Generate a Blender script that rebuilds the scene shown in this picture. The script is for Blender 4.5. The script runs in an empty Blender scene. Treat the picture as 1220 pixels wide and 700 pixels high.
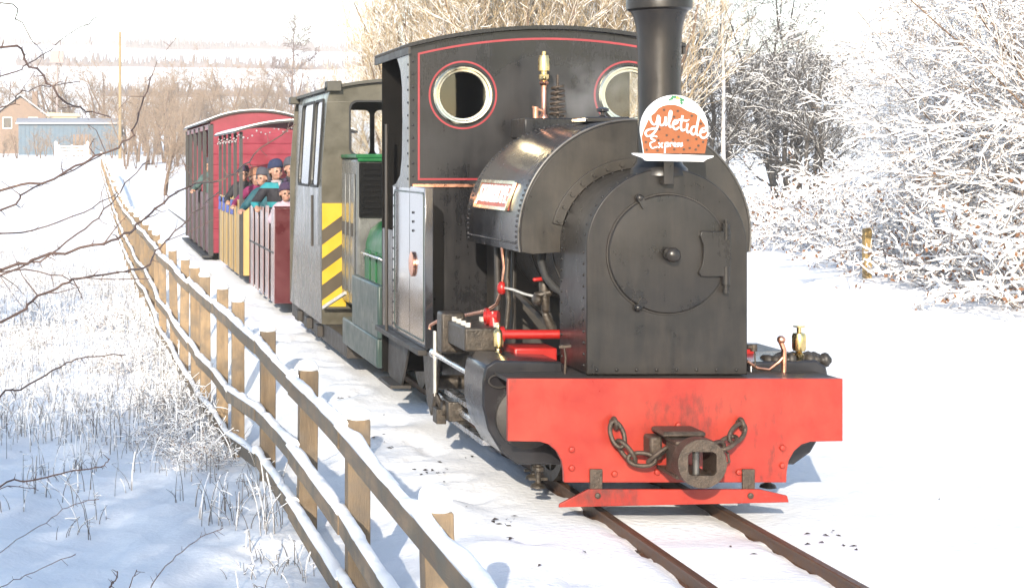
import bpy, bmesh, math, random
import numpy as np
from mathutils import Vector, Matrix
from mathutils.geometry import tessellate_polygon

# ------------------------------------------------------------------ camera, sky, sun, exposure
S = bpy.context.scene
COL = S.collection
R = math.radians
F, U0, V0, H = 2000.0, 115.0, 190.0, 1.85        # focal length in photo pixels, vanishing point of the track, eye height
cam = bpy.data.cameras.new('camera')
cam.sensor_width = 36.0
cam.lens = F / 1220 * 36
cam.shift_x = (610 - U0) / 1220
cam.shift_y = -(350 - V0) / 1220
cam.clip_start = 0.1
cam.clip_end = 6000
camo = bpy.data.objects.new('camera', cam)
camo.location = (0, 0, H)
camo.rotation_euler = (R(90), 0, 0)
COL.objects.link(camo)
S.camera = camo

SUN_AZ = R(199)         # compass angle of the sun measured from +Y towards +X: behind and to the left of the camera
SUN_EL = R(19)
W = bpy.data.worlds.new('World')
S.world = W
W.use_nodes = True
nt = W.node_tree
bg = nt.nodes['Background']
sky = nt.nodes.new('ShaderNodeTexSky')
sky.sky_type = 'NISHITA'
sky.sun_disc = False
sky.sun_elevation = SUN_EL
sky.sun_rotation = SUN_AZ
sky.air_density = 1.0
sky.dust_density = 0.8
sky.ozone_density = 1.0
nt.links.new(sky.outputs[0], bg.inputs[0])
bg.inputs[1].default_value = 0.15
sl = bpy.data.lights.new('sun', 'SUN')
sl.energy = 3.6
sl.angle = R(0.5)
sl.color = (1.0, 0.90, 0.76)
so = bpy.data.objects.new('sun', sl)
sdir = Vector((math.sin(SUN_AZ) * math.cos(SUN_EL), math.cos(SUN_AZ) * math.cos(SUN_EL), math.sin(SUN_EL)))
so.rotation_euler = sdir.to_track_quat('Z', 'Y').to_euler()
so.location = sdir * 60
COL.objects.link(so)
S.view_settings.view_transform = 'Standard'
S.view_settings.look = 'None'
S.view_settings.exposure = 1.17
S.view_settings.gamma = 1.0
S.cycles.use_denoising = True
S.cycles.max_bounces = 8
S.cycles.diffuse_bounces = 4
S.cycles.volume_bounces = 1
S.cycles.transparent_max_bounces = 12
S.cycles.caustics_reflective = False
S.cycles.caustics_refractive = False

# ------------------------------------------------------------------ helpers
RNG = np.random.default_rng(7)
def P(u, v, Y):
    "world point of a photo pixel at distance Y"
    return ((u - U0) * Y / F, Y, H - (v - V0) * Y / F)

class MB:
    def __init__(s):
        s.v = []; s.f = []; s.n = 0
    def add(s, vs, fs):
        n = s.n
        s.v.extend([tuple(map(float, p)) for p in vs]); s.n = len(s.v)
        s.f.extend([tuple(i + n for i in q) for q in fs])
        return s
    def box(s, x0, x1, y0, y1, z0, z1):
        return s.add([(x0,y0,z0),(x1,y0,z0),(x1,y1,z0),(x0,y1,z0),(x0,y0,z1),(x1,y0,z1),(x1,y1,z1),(x0,y1,z1)],
                     [(0,3,2,1),(4,5,6,7),(0,1,5,4),(1,2,6,5),(2,3,7,6),(3,0,4,7)])
    def bar(s, p0, p1, w, h, up=(0,0,1)):
        "box between two points, w across, h along up"
        p0 = Vector(p0); p1 = Vector(p1); d = (p1 - p0).normalized(); up = Vector(up)
        x = d.cross(up)
        if x.length < 1e-4: x = d.cross(Vector((0,1,0)))
        x.normalize(); z = x.cross(d).normalized()
        vs = []
        for p in (p0, p1):
            for a, b in ((-1,-1),(1,-1),(1,1),(-1,1)):
                vs.append(p + x*(a*w/2) + z*(b*h/2))
        return s.add(vs, [(0,1,2,3),(7,6,5,4),(0,4,5,1),(1,5,6,2),(2,6,7,3),(3,7,4,0)])
    def tube(s, pts, rad, n=8, cap=True):
        pts = [Vector(p) for p in pts]
        if not hasattr(rad, '__len__'): rad = [rad]*len(pts)
        vs = []; fs = []
        t0 = (pts[1]-pts[0]).normalized()
        a = t0.cross(Vector((0,0,1)))
        if a.length < 1e-3: a = t0.cross(Vector((0,1,0)))
        a.normalize()
        for i, p in enumerate(pts):
            t = (pts[min(i+1,len(pts)-1)] - pts[max(i-1,0)]).normalized()
            a = (a - t*a.dot(t)).normalized(); b = t.cross(a)
            for k in range(n):
                q = 2*math.pi*k/n
                vs.append(p + (a*math.cos(q) + b*math.sin(q))*rad[i])
        m = len(pts)
        for i in range(m-1):
            for k in range(n):
                k2 = (k+1) % n
                fs.append((i*n+k, i*n+k2, (i+1)*n+k2, (i+1)*n+k))
        if cap:
            fs.append(tuple(range(n-1,-1,-1))); fs.append(tuple((m-1)*n+k for k in range(n)))
        return s.add(vs, fs)
    def cyl(s, p0, p1, r0, r1=None, n=16):
        return s.tube([p0, p1], [r0, r0 if r1 is None else r1], n)
    def lathe(s, prof, c, axis='z', n=24):
        "prof: list of (radius, height along axis)"
        vs = []; fs = []
        for r, h in prof:
            for k in range(n):
                q = 2*math.pi*k/n; a = r*math.cos(q); b = r*math.sin(q)
                o = {'z': (a, b, h), 'y': (a, h, b), 'x': (h, a, b)}[axis]
                vs.append((c[0]+o[0], c[1]+o[1], c[2]+o[2]))
        m = len(prof)
        for i in range(m-1):
            for k in range(n):
                k2 = (k+1) % n
                fs.append((i*n+k, i*n+k2, (i+1)*n+k2, (i+1)*n+k))
        fs.append(tuple(range(n-1,-1,-1))); fs.append(tuple((m-1)*n+k for k in range(n)))
        return s.add(vs, fs)
    def prism(s, poly, d0, d1, plane='xz', holes=()):
        "polygon (with holes) in a plane, from depth d0 to d1 along the third axis"
        loops = [list(poly)] + [list(h) for h in holes]
        flat = [p for l in loops for p in l]
        tris = tessellate_polygon([[Vector((p[0], p[1], 0)) for p in l] for l in loops]) if holes else [tuple(range(len(flat)))]
        def m(p, d):
            return {'xz': (p[0], d, p[1]), 'yz': (d, p[0], p[1]), 'xy': (p[0], p[1], d)}[plane]
        n = len(flat)
        vs = [m(p, d0) for p in flat] + [m(p, d1) for p in flat]
        fs = [tuple(t) for t in tris] + [tuple(i+n for i in reversed(t)) for t in tris]
        o = 0
        for l in loops:
            k = len(l)
            for i in range(k):
                j = (i+1) % k
                fs.append((o+i, o+j, n+o+j, n+o+i))
            o += k
        return s.add(vs, fs)
    def sphere(s, c, r, nu=12, nv=8):
        if not hasattr(r, '__len__'): r = (r, r, r)
        vs = [(c[0], c[1], c[2]-r[2])]; fs = []
        for j in range(1, nv):
            t = math.pi*j/nv
            for i in range(nu):
                q = 2*math.pi*i/nu
                vs.append((c[0]+r[0]*math.sin(t)*math.cos(q), c[1]+r[1]*math.sin(t)*math.sin(q), c[2]-r[2]*math.cos(t)))
        vs.append((c[0], c[1], c[2]+r[2])); L = len(vs)-1
        for i in range(nu):
            fs.append((0, 1+(i+1) % nu, 1+i)); fs.append((L, L-nu+i, L-nu+(i+1) % nu))
        for j in range(nv-2):
            for i in range(nu):
                a = 1+j*nu+i; b = 1+j*nu+(i+1) % nu
                fs.append((a, b, b+nu, a+nu))
        return s.add(vs, fs)
    def capsule(s, p0, p1, r0, r1, n=12):
        p0 = Vector(p0); p1 = Vector(p1); d = (p1-p0)
        if d.length < 1e-6: return s.sphere(p0, r0)
        d.normalize(); pts = []; rad = []
        for k in range(5):
            q = math.pi/2*(k/4); pts.append(p0 - d*(r0*math.cos(q))); rad.append(max(r0*math.sin(q), .001))
        for k in range(5):
            q = math.pi/2*(1-k/4); pts.append(p1 + d*(r1*math.cos(q))); rad.append(max(r1*math.sin(q), .001))
        return s.tube(pts, rad, n)
    def torus(s, c, Rr, r, axis=(0,0,1), n=24, m=8, stretch=None):
        ax = Vector(axis).normalized(); a = ax.orthogonal().normalized()
        if stretch: a = Vector(stretch[0]).normalized()
        b = ax.cross(a); c = Vector(c); k1 = stretch[1] if stretch else 1
        vs = []; fs = []
        for i in range(n):
            q = 2*math.pi*i/n
            d = a*math.cos(q)*k1 + b*math.sin(q); dn = (a*math.cos(q)/k1 + b*math.sin(q)).normalized() if k1 != 1 else d
            for j in range(m):
                w = 2*math.pi*j/m
                vs.append(c + d*Rr + (dn*math.cos(w) + ax*math.sin(w))*r)
        for i in range(n):
            for j in range(m):
                fs.append((i*m+j, ((i+1) % n)*m+j, ((i+1) % n)*m+(j+1) % m, i*m+(j+1) % m))
        return s.add(vs, fs)
    def build(s, name, mat, parent=None, smooth=35, bevel=0, seg=2, root=None):
        off = OFF.get(parent.name, (0,0,0)) if parent else (0,0,0)
        me = bpy.data.meshes.new(name)
        vv = np.array(s.v, dtype=float).reshape(-1,3) - np.array(off)
        me.from_pydata(vv.tolist(), [], s.f)
        return finish(me, name, mat, parent, off, smooth, bevel, seg)

OFF = {}
def finish(me, name, mat, parent, off, smooth=35, bevel=0, seg=2, fixn=True):
    if fixn:
        b = bmesh.new(); b.from_mesh(me); bmesh.ops.recalc_face_normals(b, faces=b.faces); b.to_mesh(me); b.free()
    if smooth:
        me.polygons.foreach_set('use_smooth', [True]*len(me.polygons))
        me.set_sharp_from_angle(angle=R(smooth))
    if mat: me.materials.append(M[mat] if isinstance(mat, str) else mat)
    o = bpy.data.objects.new(name, me); COL.objects.link(o)
    if parent: o.parent = parent
    OFF[o.name] = tuple(off)
    if bevel:
        md = o.modifiers.new('bevel', 'BEVEL'); md.width = bevel; md.segments = seg; md.limit_method = 'ANGLE'; md.angle_limit = R(40)
    return o
def tag(o, label=None, cat=None, group=None, kind=None):
    if label: o['label'] = label
    if cat: o['category'] = cat
    if group: o['group'] = group
    if kind: o['kind'] = kind
    return o
def thing(name, loc, label, cat, group=None, rz=0):
    o = bpy.data.objects.new(name, None); COL.objects.link(o)
    o.location = loc; o.rotation_euler = (0,0,rz); o.empty_display_size = .2
    OFF[o.name] = tuple(loc)
    return tag(o, label, cat, group)
def copy_tree(o, parent=None):
    c = o.copy(); COL.objects.link(c); c.parent = parent
    for ch in list(o.children): copy_tree(ch, c)
    return c
def circle(cx, cz, r, n=32, a0=0, a1=360):
    full = abs(a1-a0) >= 360
    return [(cx + r*math.cos(R(a0 + (a1-a0)*k/(n if full else n-1))), cz + r*math.sin(R(a0 + (a1-a0)*k/(n if full else n-1)))) for k in range(n)]
def rrect(x0, x1, z0, z1, r, n=5):
    o = []
    for cx, cz, a in ((x1-r, z1-r, 0), (x0+r, z1-r, 90), (x0+r, z0+r, 180), (x1-r, z0+r, 270)):
        o += [(cx + r*math.cos(R(a+90*k/n)), cz + r*math.sin(R(a+90*k/n))) for k in range(n+1)]
    return o
def sstep(a, b, x):
    t = np.clip((np.asarray(x, dtype=float)-a)/(b-a), 0, 1); return t*t*(3-2*t)
_perm = np.random.default_rng(3).random((256, 256))
def vnoise(x, y):
    x = np.asarray(x, dtype=float); y = np.asarray(y, dtype=float)
    xi = np.floor(x).astype(int); yi = np.floor(y).astype(int); fx = x-xi; fy = y-yi
    fx = fx*fx*(3-2*fx); fy = fy*fy*(3-2*fy)
    g = lambda a, b: _perm[a % 256, b % 256]
    return (g(xi,yi)*(1-fx)+g(xi+1,yi)*fx)*(1-fy) + (g(xi,yi+1)*(1-fx)+g(xi+1,yi+1)*fx)*fy - .5
def fbm(x, y, o=4):
    s = 0; a = 1.0
    for k in range(o):
        s = s + a*vnoise(x*2**k + 17*k, y*2**k + 31*k); a *= .5
    return s

# ------------------------------------------------------------------ materials
M = {}
def mat(name, col, rough=.5, metal=0., var=.25, scale=6., bump=0., bscale=60., col2=None, spec=.5, rvar=.12, stretch=None, coat=0, detail=6):
    m = bpy.data.materials.new(name); m.use_nodes = True; n = m.node_tree.nodes; l = m.node_tree.links
    b = n['Principled BSDF']; b.inputs['Roughness'].default_value = rough; b.inputs['Metallic'].default_value = metal
    b.inputs['Specular IOR Level'].default_value = spec
    if coat: b.inputs['Coat Weight'].default_value = coat; b.inputs['Coat Roughness'].default_value = .15
    tc = n.new('ShaderNodeTexCoord'); mp = n.new('ShaderNodeMapping'); l.new(tc.outputs['Object'], mp.inputs[0])
    if stretch: mp.inputs['Scale'].default_value = stretch
    no = n.new('ShaderNodeTexNoise'); no.inputs['Scale'].default_value = scale; no.inputs['Detail'].default_value = detail; no.inputs['Roughness'].default_value = .65
    l.new(mp.outputs[0], no.inputs['Vector'])
    cr = n.new('ShaderNodeValToRGB'); cr.color_ramp.elements[0].position = .3; cr.color_ramp.elements[1].position = .72
    c2 = col2 if col2 else tuple(min(1, c*(1+var)) for c in col)
    c1 = tuple(c*(1-var) for c in col) if not col2 else col
    cr.color_ramp.elements[0].color = (*c1, 1); cr.color_ramp.elements[1].color = (*c2, 1)
    l.new(no.outputs[0], cr.inputs[0]); l.new(cr.outputs[0], b.inputs['Base Color'])
    if rvar:
        mr = n.new('ShaderNodeMapRange'); mr.inputs[3].default_value = max(.03, rough-rvar); mr.inputs[4].default_value = min(1, rough+rvar)
        mr.inputs[1].default_value = .3; mr.inputs[2].default_value = .7
        l.new(no.outputs[0], mr.inputs[0]); l.new(mr.outputs[0], b.inputs['Roughness'])
    if bump:
        n2 = n.new('ShaderNodeTexNoise'); n2.inputs['Scale'].default_value = bscale; n2.inputs['Detail'].default_value = 5
        l.new(mp.outputs[0], n2.inputs['Vector'])
        bp = n.new('ShaderNodeBump'); bp.inputs['Strength'].default_value = bump; bp.inputs['Distance'].default_value = .02
        l.new(n2.outputs[0], bp.inputs['Height']); l.new(bp.outputs[0], b.inputs['Normal'])
    M[name] = m
    return m
mat('snow', (.87,.875,.885), .65, var=.02, scale=3, bump=.4, bscale=26, spec=.3)
mat('snow_cap', (.88,.88,.885), .65, var=.02, scale=8, bump=.25, bscale=40, spec=.3)
mat('smokebox_black', (.005,.005,.005), .31, var=.35, scale=4, bump=.04, bscale=26, col2=(.017,.015,.0135), rvar=.12, spec=.42)
mat('door_black', (.006,.006,.006), .28, var=.3, scale=5, bump=.04, bscale=30, col2=(.018,.016,.0145), rvar=.12, spec=.42)
mat('gloss_black', (.009,.0095,.012), .20, var=.3, scale=4, bump=.03, bscale=9, col2=(.026,.025,.027), rvar=.1)
mat('panel_gloss', (.016,.017,.02), .13, var=.3, scale=3, bump=.05, bscale=5, col2=(.035,.035,.04), spec=1.0, rvar=.06, coat=1.0)
mat('tank_front', (.010,.010,.0095), .34, var=.3, scale=5, bump=.04, bscale=20, col2=(.030,.027,.023), rvar=.12, spec=.42)
mat('cab_black', (.005,.0055,.007), .26, var=.4, scale=2.2, bump=.03, bscale=5, col2=(.016,.016,.0175), rvar=.12, spec=.4)
mat('frame_black', (0.016,0.0144,0.0128), .55, var=.4, scale=9, bump=.1, col2=(0.044,0.036,0.0288))
mat('greasy_metal', (0.0176,0.0144,0.0112), .42, metal=.3, var=.5, scale=22, bump=.25, bscale=90, col2=(0.08,0.064,0.048))
def worn_red(name, c1, c2, grime, centre=None, rad=.2):
    m = mat(name, c1, .38, var=.12, scale=4, bump=.05, bscale=45, col2=c2, rvar=.12); n = m.node_tree.nodes; l = m.node_tree.links; b = n['Principled BSDF']
    base = b.inputs['Base Color'].links[0].from_socket
    tc = n.new('ShaderNodeTexCoord'); mp = n.new('ShaderNodeMapping'); mp.inputs['Scale'].default_value = (1,1,.35); l.new(tc.outputs['Object'], mp.inputs[0])
    ns = n.new('ShaderNodeTexNoise'); ns.inputs['Scale'].default_value = 22; ns.inputs['Detail'].default_value = 8; ns.inputs['Roughness'].default_value = .75; l.new(mp.outputs[0], ns.inputs['Vector'])
    big = n.new('ShaderNodeTexNoise'); big.inputs['Scale'].default_value = 3.2; big.inputs['Detail'].default_value = 4; l.new(tc.outputs['Object'], big.inputs['Vector'])
    mu = n.new('ShaderNodeMath'); mu.operation = 'MULTIPLY'; l.new(ns.outputs[0], mu.inputs[0]); l.new(big.outputs[0], mu.inputs[1])
    src = mu.outputs[0]
    if centre:
        vd = n.new('ShaderNodeVectorMath'); vd.operation = 'DISTANCE'; l.new(tc.outputs['Object'], vd.inputs[0]); vd.inputs[1].default_value = centre
        mr = n.new('ShaderNodeMapRange'); mr.inputs[1].default_value = rad*2.2; mr.inputs[2].default_value = rad*.4; mr.inputs[3].default_value = 0; mr.inputs[4].default_value = .16; l.new(vd.outputs['Value'], mr.inputs[0])
        ad = n.new('ShaderNodeMath'); ad.operation = 'ADD'; l.new(src, ad.inputs[0]); l.new(mr.outputs[0], ad.inputs[1]); src = ad.outputs[0]
    cr = n.new('ShaderNodeValToRGB'); cr.color_ramp.elements[0].position = .34; cr.color_ramp.elements[0].color = (0,0,0,1); cr.color_ramp.elements[1].position = .47; cr.color_ramp.elements[1].color = (.75,.75,.75,1); l.new(src, cr.inputs[0])
    mx = n.new('ShaderNodeMix'); mx.data_type = 'RGBA'; l.new(cr.outputs[0], mx.inputs[0]); l.new(base, mx.inputs[6]); mx.inputs[7].default_value = (*grime,1); l.new(mx.outputs[2], b.inputs['Base Color'])
def weather(name, dust, amount, rough=.62):
    "streaks of dried water, ash and oil down a black panel"
    m = M[name]; n = m.node_tree.nodes; l = m.node_tree.links; b = n['Principled BSDF']
    base = b.inputs['Base Color'].links[0].from_socket; rs = b.inputs['Roughness'].links[0].from_socket
    tc = n.new('ShaderNodeTexCoord'); mp = n.new('ShaderNodeMapping'); mp.inputs['Scale'].default_value = (9,9,1.1); l.new(tc.outputs['Object'], mp.inputs[0])
    st = n.new('ShaderNodeTexNoise'); st.inputs['Scale'].default_value = 2.0; st.inputs['Detail'].default_value = 7; st.inputs['Roughness'].default_value = .7; l.new(mp.outputs[0], st.inputs['Vector'])
    bl = n.new('ShaderNodeTexNoise'); bl.inputs['Scale'].default_value = 2.4; bl.inputs['Detail'].default_value = 8; bl.inputs['Roughness'].default_value = .7; bl.inputs['Distortion'].default_value = .6; l.new(tc.outputs['Object'], bl.inputs['Vector'])
    mu = n.new('ShaderNodeMath'); mu.operation = 'MULTIPLY'; l.new(st.outputs[0], mu.inputs[0]); l.new(bl.outputs[0], mu.inputs[1])
    cr = n.new('ShaderNodeValToRGB'); cr.color_ramp.elements[0].position = .18; cr.color_ramp.elements[0].color = (0,0,0,1); cr.color_ramp.elements[1].position = .40; cr.color_ramp.elements[1].color = (amount,)*3 + (1,); l.new(mu.outputs[0], cr.inputs[0])
    mx = n.new('ShaderNodeMix'); mx.data_type = 'RGBA'; l.new(cr.outputs[0], mx.inputs[0]); l.new(base, mx.inputs[6]); mx.inputs[7].default_value = (*dust,1); l.new(mx.outputs[2], b.inputs['Base Color'])
    mf = n.new('ShaderNodeMix'); mf.data_type = 'FLOAT'; l.new(cr.outputs[0], mf.inputs[0]); l.new(rs, mf.inputs[2]); mf.inputs[3].default_value = rough; l.new(mf.outputs[0], b.inputs['Roughness'])
weather('smokebox_black', (.040,.031,.024), .55, .5); weather('door_black', (.036,.029,.023), .55, .45); weather('tank_front', (.055,.045,.035), .6, .5); weather('cab_black', (.028,.026,.027), .55, .45); weather('gloss_black', (.03,.027,.026), .4, .35)
worn_red('beam_red', (.26,.016,.010), (.34,.036,.018), (.07,.018,.012), (0,-1.8,.40), .17)
worn_red('guard_red', (.26,.016,.010), (.34,.036,.018), (.06,.025,.02), (-.40,-1.84,.11), .13)
mat('lining_red', (0.2574,0.0234,0.0312), .4, var=.1)
mat('pipe_red', (0.3276,0.01248,0.00936), .35, var=.1)
mat('brass', (.75,.56,.26), .25, metal=1, var=.15, scale=15)
mat('pale_brass', (.83,.74,.52), .22, metal=1, var=.08, scale=12)
mat('copper', (.72,.36,.24), .32, metal=1, var=.2, scale=20)
mat('bead_grey', (.12,.115,.11), .35, metal=.5, var=.3, scale=12)
mat('steel', (.62,.62,.62), .28, metal=1, var=.15, scale=20)
mat('pale_steel', (.72,.68,.60), .4, metal=.6, var=.15, scale=20)
mat('old_iron', (0.032,0.024,0.0176), .5, metal=.4, var=.4, scale=22, bump=.3, bscale=120, col2=(0.104,0.076,0.056))
mat('rail_rust', (0.048,0.0224,0.012), .5, metal=.2, var=.3, scale=25, bump=.1, bscale=150, col2=(0.128,0.068,0.036))
mat('sleeper_wood', (.05,.035,.025), .8, var=.3, scale=12, bump=.3)
mat('post_wood', (.18,.122,.068), .75, var=.25, scale=5, bump=.3, bscale=30, stretch=(6,6,.7), col2=(.30,.212,.125))
mat('rail_wood', (0.1248,0.0897,0.0585), .8, var=.3, scale=5, bump=.2, bscale=30, stretch=(6,.8,6), col2=(0.234,0.1716,0.1092))
def per_piece(name, lo, hi, grey):
    m = M[name]; n = m.node_tree.nodes; l = m.node_tree.links; b = n['Principled BSDF']; base = b.inputs['Base Color'].links[0].from_socket
    oi = n.new('ShaderNodeObjectInfo'); hv = n.new('ShaderNodeHueSaturation'); mr = n.new('ShaderNodeMapRange'); mr.inputs[3].default_value = lo; mr.inputs[4].default_value = hi; l.new(oi.outputs['Random'], mr.inputs[0]); l.new(mr.outputs[0], hv.inputs['Value']); l.new(base, hv.inputs['Color'])
    tc = n.new('ShaderNodeTexCoord'); ns = n.new('ShaderNodeTexNoise'); ns.inputs['Scale'].default_value = 7; ns.inputs['Detail'].default_value = 6; l.new(tc.outputs['Object'], ns.inputs['Vector'])
    cr = n.new('ShaderNodeValToRGB'); cr.color_ramp.elements[0].position = .42; cr.color_ramp.elements[1].position = .68; cr.color_ramp.elements[1].color = (.8,.8,.8,1); l.new(ns.outputs[0], cr.inputs[0])
    mx = n.new('ShaderNodeMix'); mx.data_type = 'RGBA'; l.new(cr.outputs[0], mx.inputs[0]); l.new(hv.outputs[0], mx.inputs[6]); mx.inputs[7].default_value = (*grey,1); l.new(mx.outputs[2], b.inputs['Base Color'])
per_piece('post_wood', .7, 1.25, (.13,.105,.08)); per_piece('rail_wood', .75, 1.25, (.10,.095,.075))
mat('board_white', (.85,.85,.84), .45, var=.02)
mat('pudding', (0.234,0.0663,0.0156), .5, var=.08, scale=20)
mat('currant', (.05,.025,.015), .5, var=.1)
mat('holly_green', (.03,.16,.07), .4, var=.2)
mat('berry', (.75,.55,.1), .4, var=.1)
mat('nameplate_red', (0.429,0.078,0.039), .35, var=.1)
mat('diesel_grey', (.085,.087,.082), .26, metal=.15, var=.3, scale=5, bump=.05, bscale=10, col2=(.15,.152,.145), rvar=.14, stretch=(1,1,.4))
mat('diesel_front', (.045,.040,.026), .45, var=.25, scale=5, bump=.05, col2=(.085,.076,.052), rvar=.15)
mat('diesel_roof', (0.0546,0.0507,0.039), .6, var=.3, scale=7)
mat('diesel_green', (.006,.095,.026), .42, var=.3, scale=6, bump=.03, spec=.3)
mat('frame_green', (.022,.042,.036), .38, var=.25, scale=6, col2=(.042,.066,.06))
mat('radiator_black', (.006,.006,.006), .85, var=.3, spec=.1)
mat('interior_black', (.008,.0075,.007), .9, var=.4, spec=.08)
mat('hazard_yellow', (0.468,0.2964,0.00936), .45, var=.08, scale=8)
mat('hazard_dark', (.05,.036,.018), .5, var=.2)
mat('maroon', (0.0663,0.00624,0.00936), .35, var=.2, scale=6, bump=.03, coat=.3)
mat('batten_pale_sheen', (.24,.165,.17), .3, var=.15, scale=8, stretch=(4,4,.6), coat=.5)  # maroon gloss battens: snow reflection put into the pale pinkish base colour
mat('crimson', (.18,.0035,.022), .4, var=.2, scale=4, bump=.04, coat=.15)
mat('crimson_dark', (0.0741,0.0078,0.01404), .45, var=.25, scale=5)
mat('coach_black', (.02,.02,.021), .5, var=.3)
mat('cream_yellow', (0.39,0.2574,0.0858), .5, var=.1, scale=5, stretch=(4,4,.6))
mat('bow_blue', (0.039,0.0624,0.2496), .5, var=.3)
mat('garland_white', (.30,.26,.27), .6, var=.1)
mat('roof_grey', (.32,.32,.34), .5, var=.15)
mat('skin', (0.312,0.1716,0.1209), .5, var=.08, scale=14)
mat('hair_brown', (.045,.025,.015), .6, var=.4, scale=30)
mat('eye_dark', (.02,.015,.012), .3, var=.1)
mat('lip', (.42,.16,.14), .45, var=.1)
mat('navy_knit', (.016,.024,.065), .9, var=.3, scale=40, bump=.4, bscale=150)
mat('purple_knit', (.04,.022,.055), .9, var=.3, scale=40, bump=.4, bscale=150)
mat('grey_hood', (.05,.05,.065), .85, var=.25, scale=20)
mat('orange_knit', (0.2496,0.117,0.0702), .9, var=.2, scale=40, bump=.4, bscale=150)
mat('black_coat', (.016,.015,.02), .8, var=.3, scale=12, bump=.2, bscale=40)
mat('teal_coat', (0.00936,0.0663,0.0858), .75, var=.3, scale=10, bump=.2, bscale=40)
mat('pink_coat', (0.3744,0.2808,0.3276), .8, var=.15, scale=14, bump=.2, bscale=40)
mat('magenta_coat', (0.156,0.00936,0.0624), .8, var=.2, scale=14, bump=.2, bscale=40)
mat('green_coat', (.05,.09,.085), .8, var=.3, scale=10)
mat('trousers', (.03,.035,.05), .85, var=.2)
mat('bark_brown', (.10,.065,.045), .85, var=.35, scale=14, bump=.3, col2=(.19,.13,.09))
mat('twig_brown', (.17,.115,.085), .8, var=.3, scale=9, col2=(.30,.21,.15))
mat('twig_red', (.065,.04,.034), .75, var=.35, scale=14, bump=.3, bscale=120, col2=(.16,.105,.085))
mat('twig_gold', (.30,.22,.125), .8, var=.3, scale=4, col2=(.46,.37,.24))
mat('twig_grey', (0.036,0.032,0.0304), .85, var=.3, scale=5, col2=(0.088,0.0784,0.0704))
mat('twig_tan', (.22,.15,.10), .85, var=.3, scale=5, col2=(.36,.27,.19))
mat('birch', (.62,.60,.58), .7, var=.25, scale=5, stretch=(3,3,12))
mat('leaf_brown', (0.136,0.06,0.028), .75, var=.4, scale=3, col2=(0.256,0.128,0.064))
mat('leaf_dark', (.035,.022,.014), .8, var=.4)
mat('dry_stem', (.15,.135,.125), .85, var=.3, scale=5)
mat('barn_blue', (0.078,0.1248,0.1716), .6, var=.15, scale=1.5)
mat('barn_roof', (.20,.135,.095), .7, var=.2, scale=2)
mat('cream_wall', (.5,.42,.28), .7, var=.1)
mat('pole_wood', (0.2574,0.1872,0.0936), .8, var=.15, scale=4)
mat('pole_grey', (.30,.25,.24), .7, var=.15, scale=4)
mat('gate_white', (.8,.8,.78), .5, var=.05)
mat('car_blue', (.28,.42,.48), .3, var=.05, coat=.5)
mat('car_glass', (.04,.05,.06), .1, var=.05)
mat('rubber', (.02,.02,.02), .8, var=.2)
mat('hedge_far', (.06,.045,.045), .95, var=.3, scale=.4, col2=(.13,.095,.09))
mat('stone_far', (.40,.36,.34), .9, var=.2, scale=1)
mat('stake_yellow', (0.2652,0.1794,0.0624), .7, var=.2)
# stripes printed across a coat (bands by height)
def coat_bands(name, z0, dz, ca, cb):
    m = mat(name, ca, .8, var=.2, scale=14, bump=.2, bscale=40); n = m.node_tree.nodes; l = m.node_tree.links
    tc = n.new('ShaderNodeTexCoord'); sp = n.new('ShaderNodeSeparateXYZ'); l.new(tc.outputs['Object'], sp.inputs[0])
    mr = n.new('ShaderNodeMapRange'); mr.inputs[1].default_value = z0; mr.inputs[2].default_value = z0+dz; l.new(sp.outputs['Z'], mr.inputs[0])
    cr = n.new('ShaderNodeValToRGB'); cr.color_ramp.interpolation = 'CONSTANT'
    e = cr.color_ramp.elements; e[0].position = 0; e[0].color = (0,0,0,1); e[1].position = .30; e[1].color = (1,1,1,1)
    for p, c in ((.44,0),(.80,1),(.95,0)): k = e.new(p); k.color = (c,c,c,1)
    l.new(mr.outputs[0], cr.inputs[0])
    mx = n.new('ShaderNodeMix'); mx.data_type = 'RGBA'; mx.inputs[6].default_value = (*ca,1); mx.inputs[7].default_value = (*cb,1)
    l.new(cr.outputs[0], mx.inputs[0]); l.new(mx.outputs[2], n['Principled BSDF'].inputs['Base Color'])
coat_bands('striped_coat', .72, .50, (.010,.009,.014), (.015,.19,.22))
g = bpy.data.materials.new('window_glass'); g.use_nodes = True
gb = g.node_tree.nodes['Principled BSDF']; gb.inputs['Base Color'].default_value = (.93,.95,.95,1); gb.inputs['Roughness'].default_value = .02
gb.inputs['Transmission Weight'].default_value = 1.0; gb.inputs['IOR'].default_value = 1.45
M['window_glass'] = g

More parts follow.
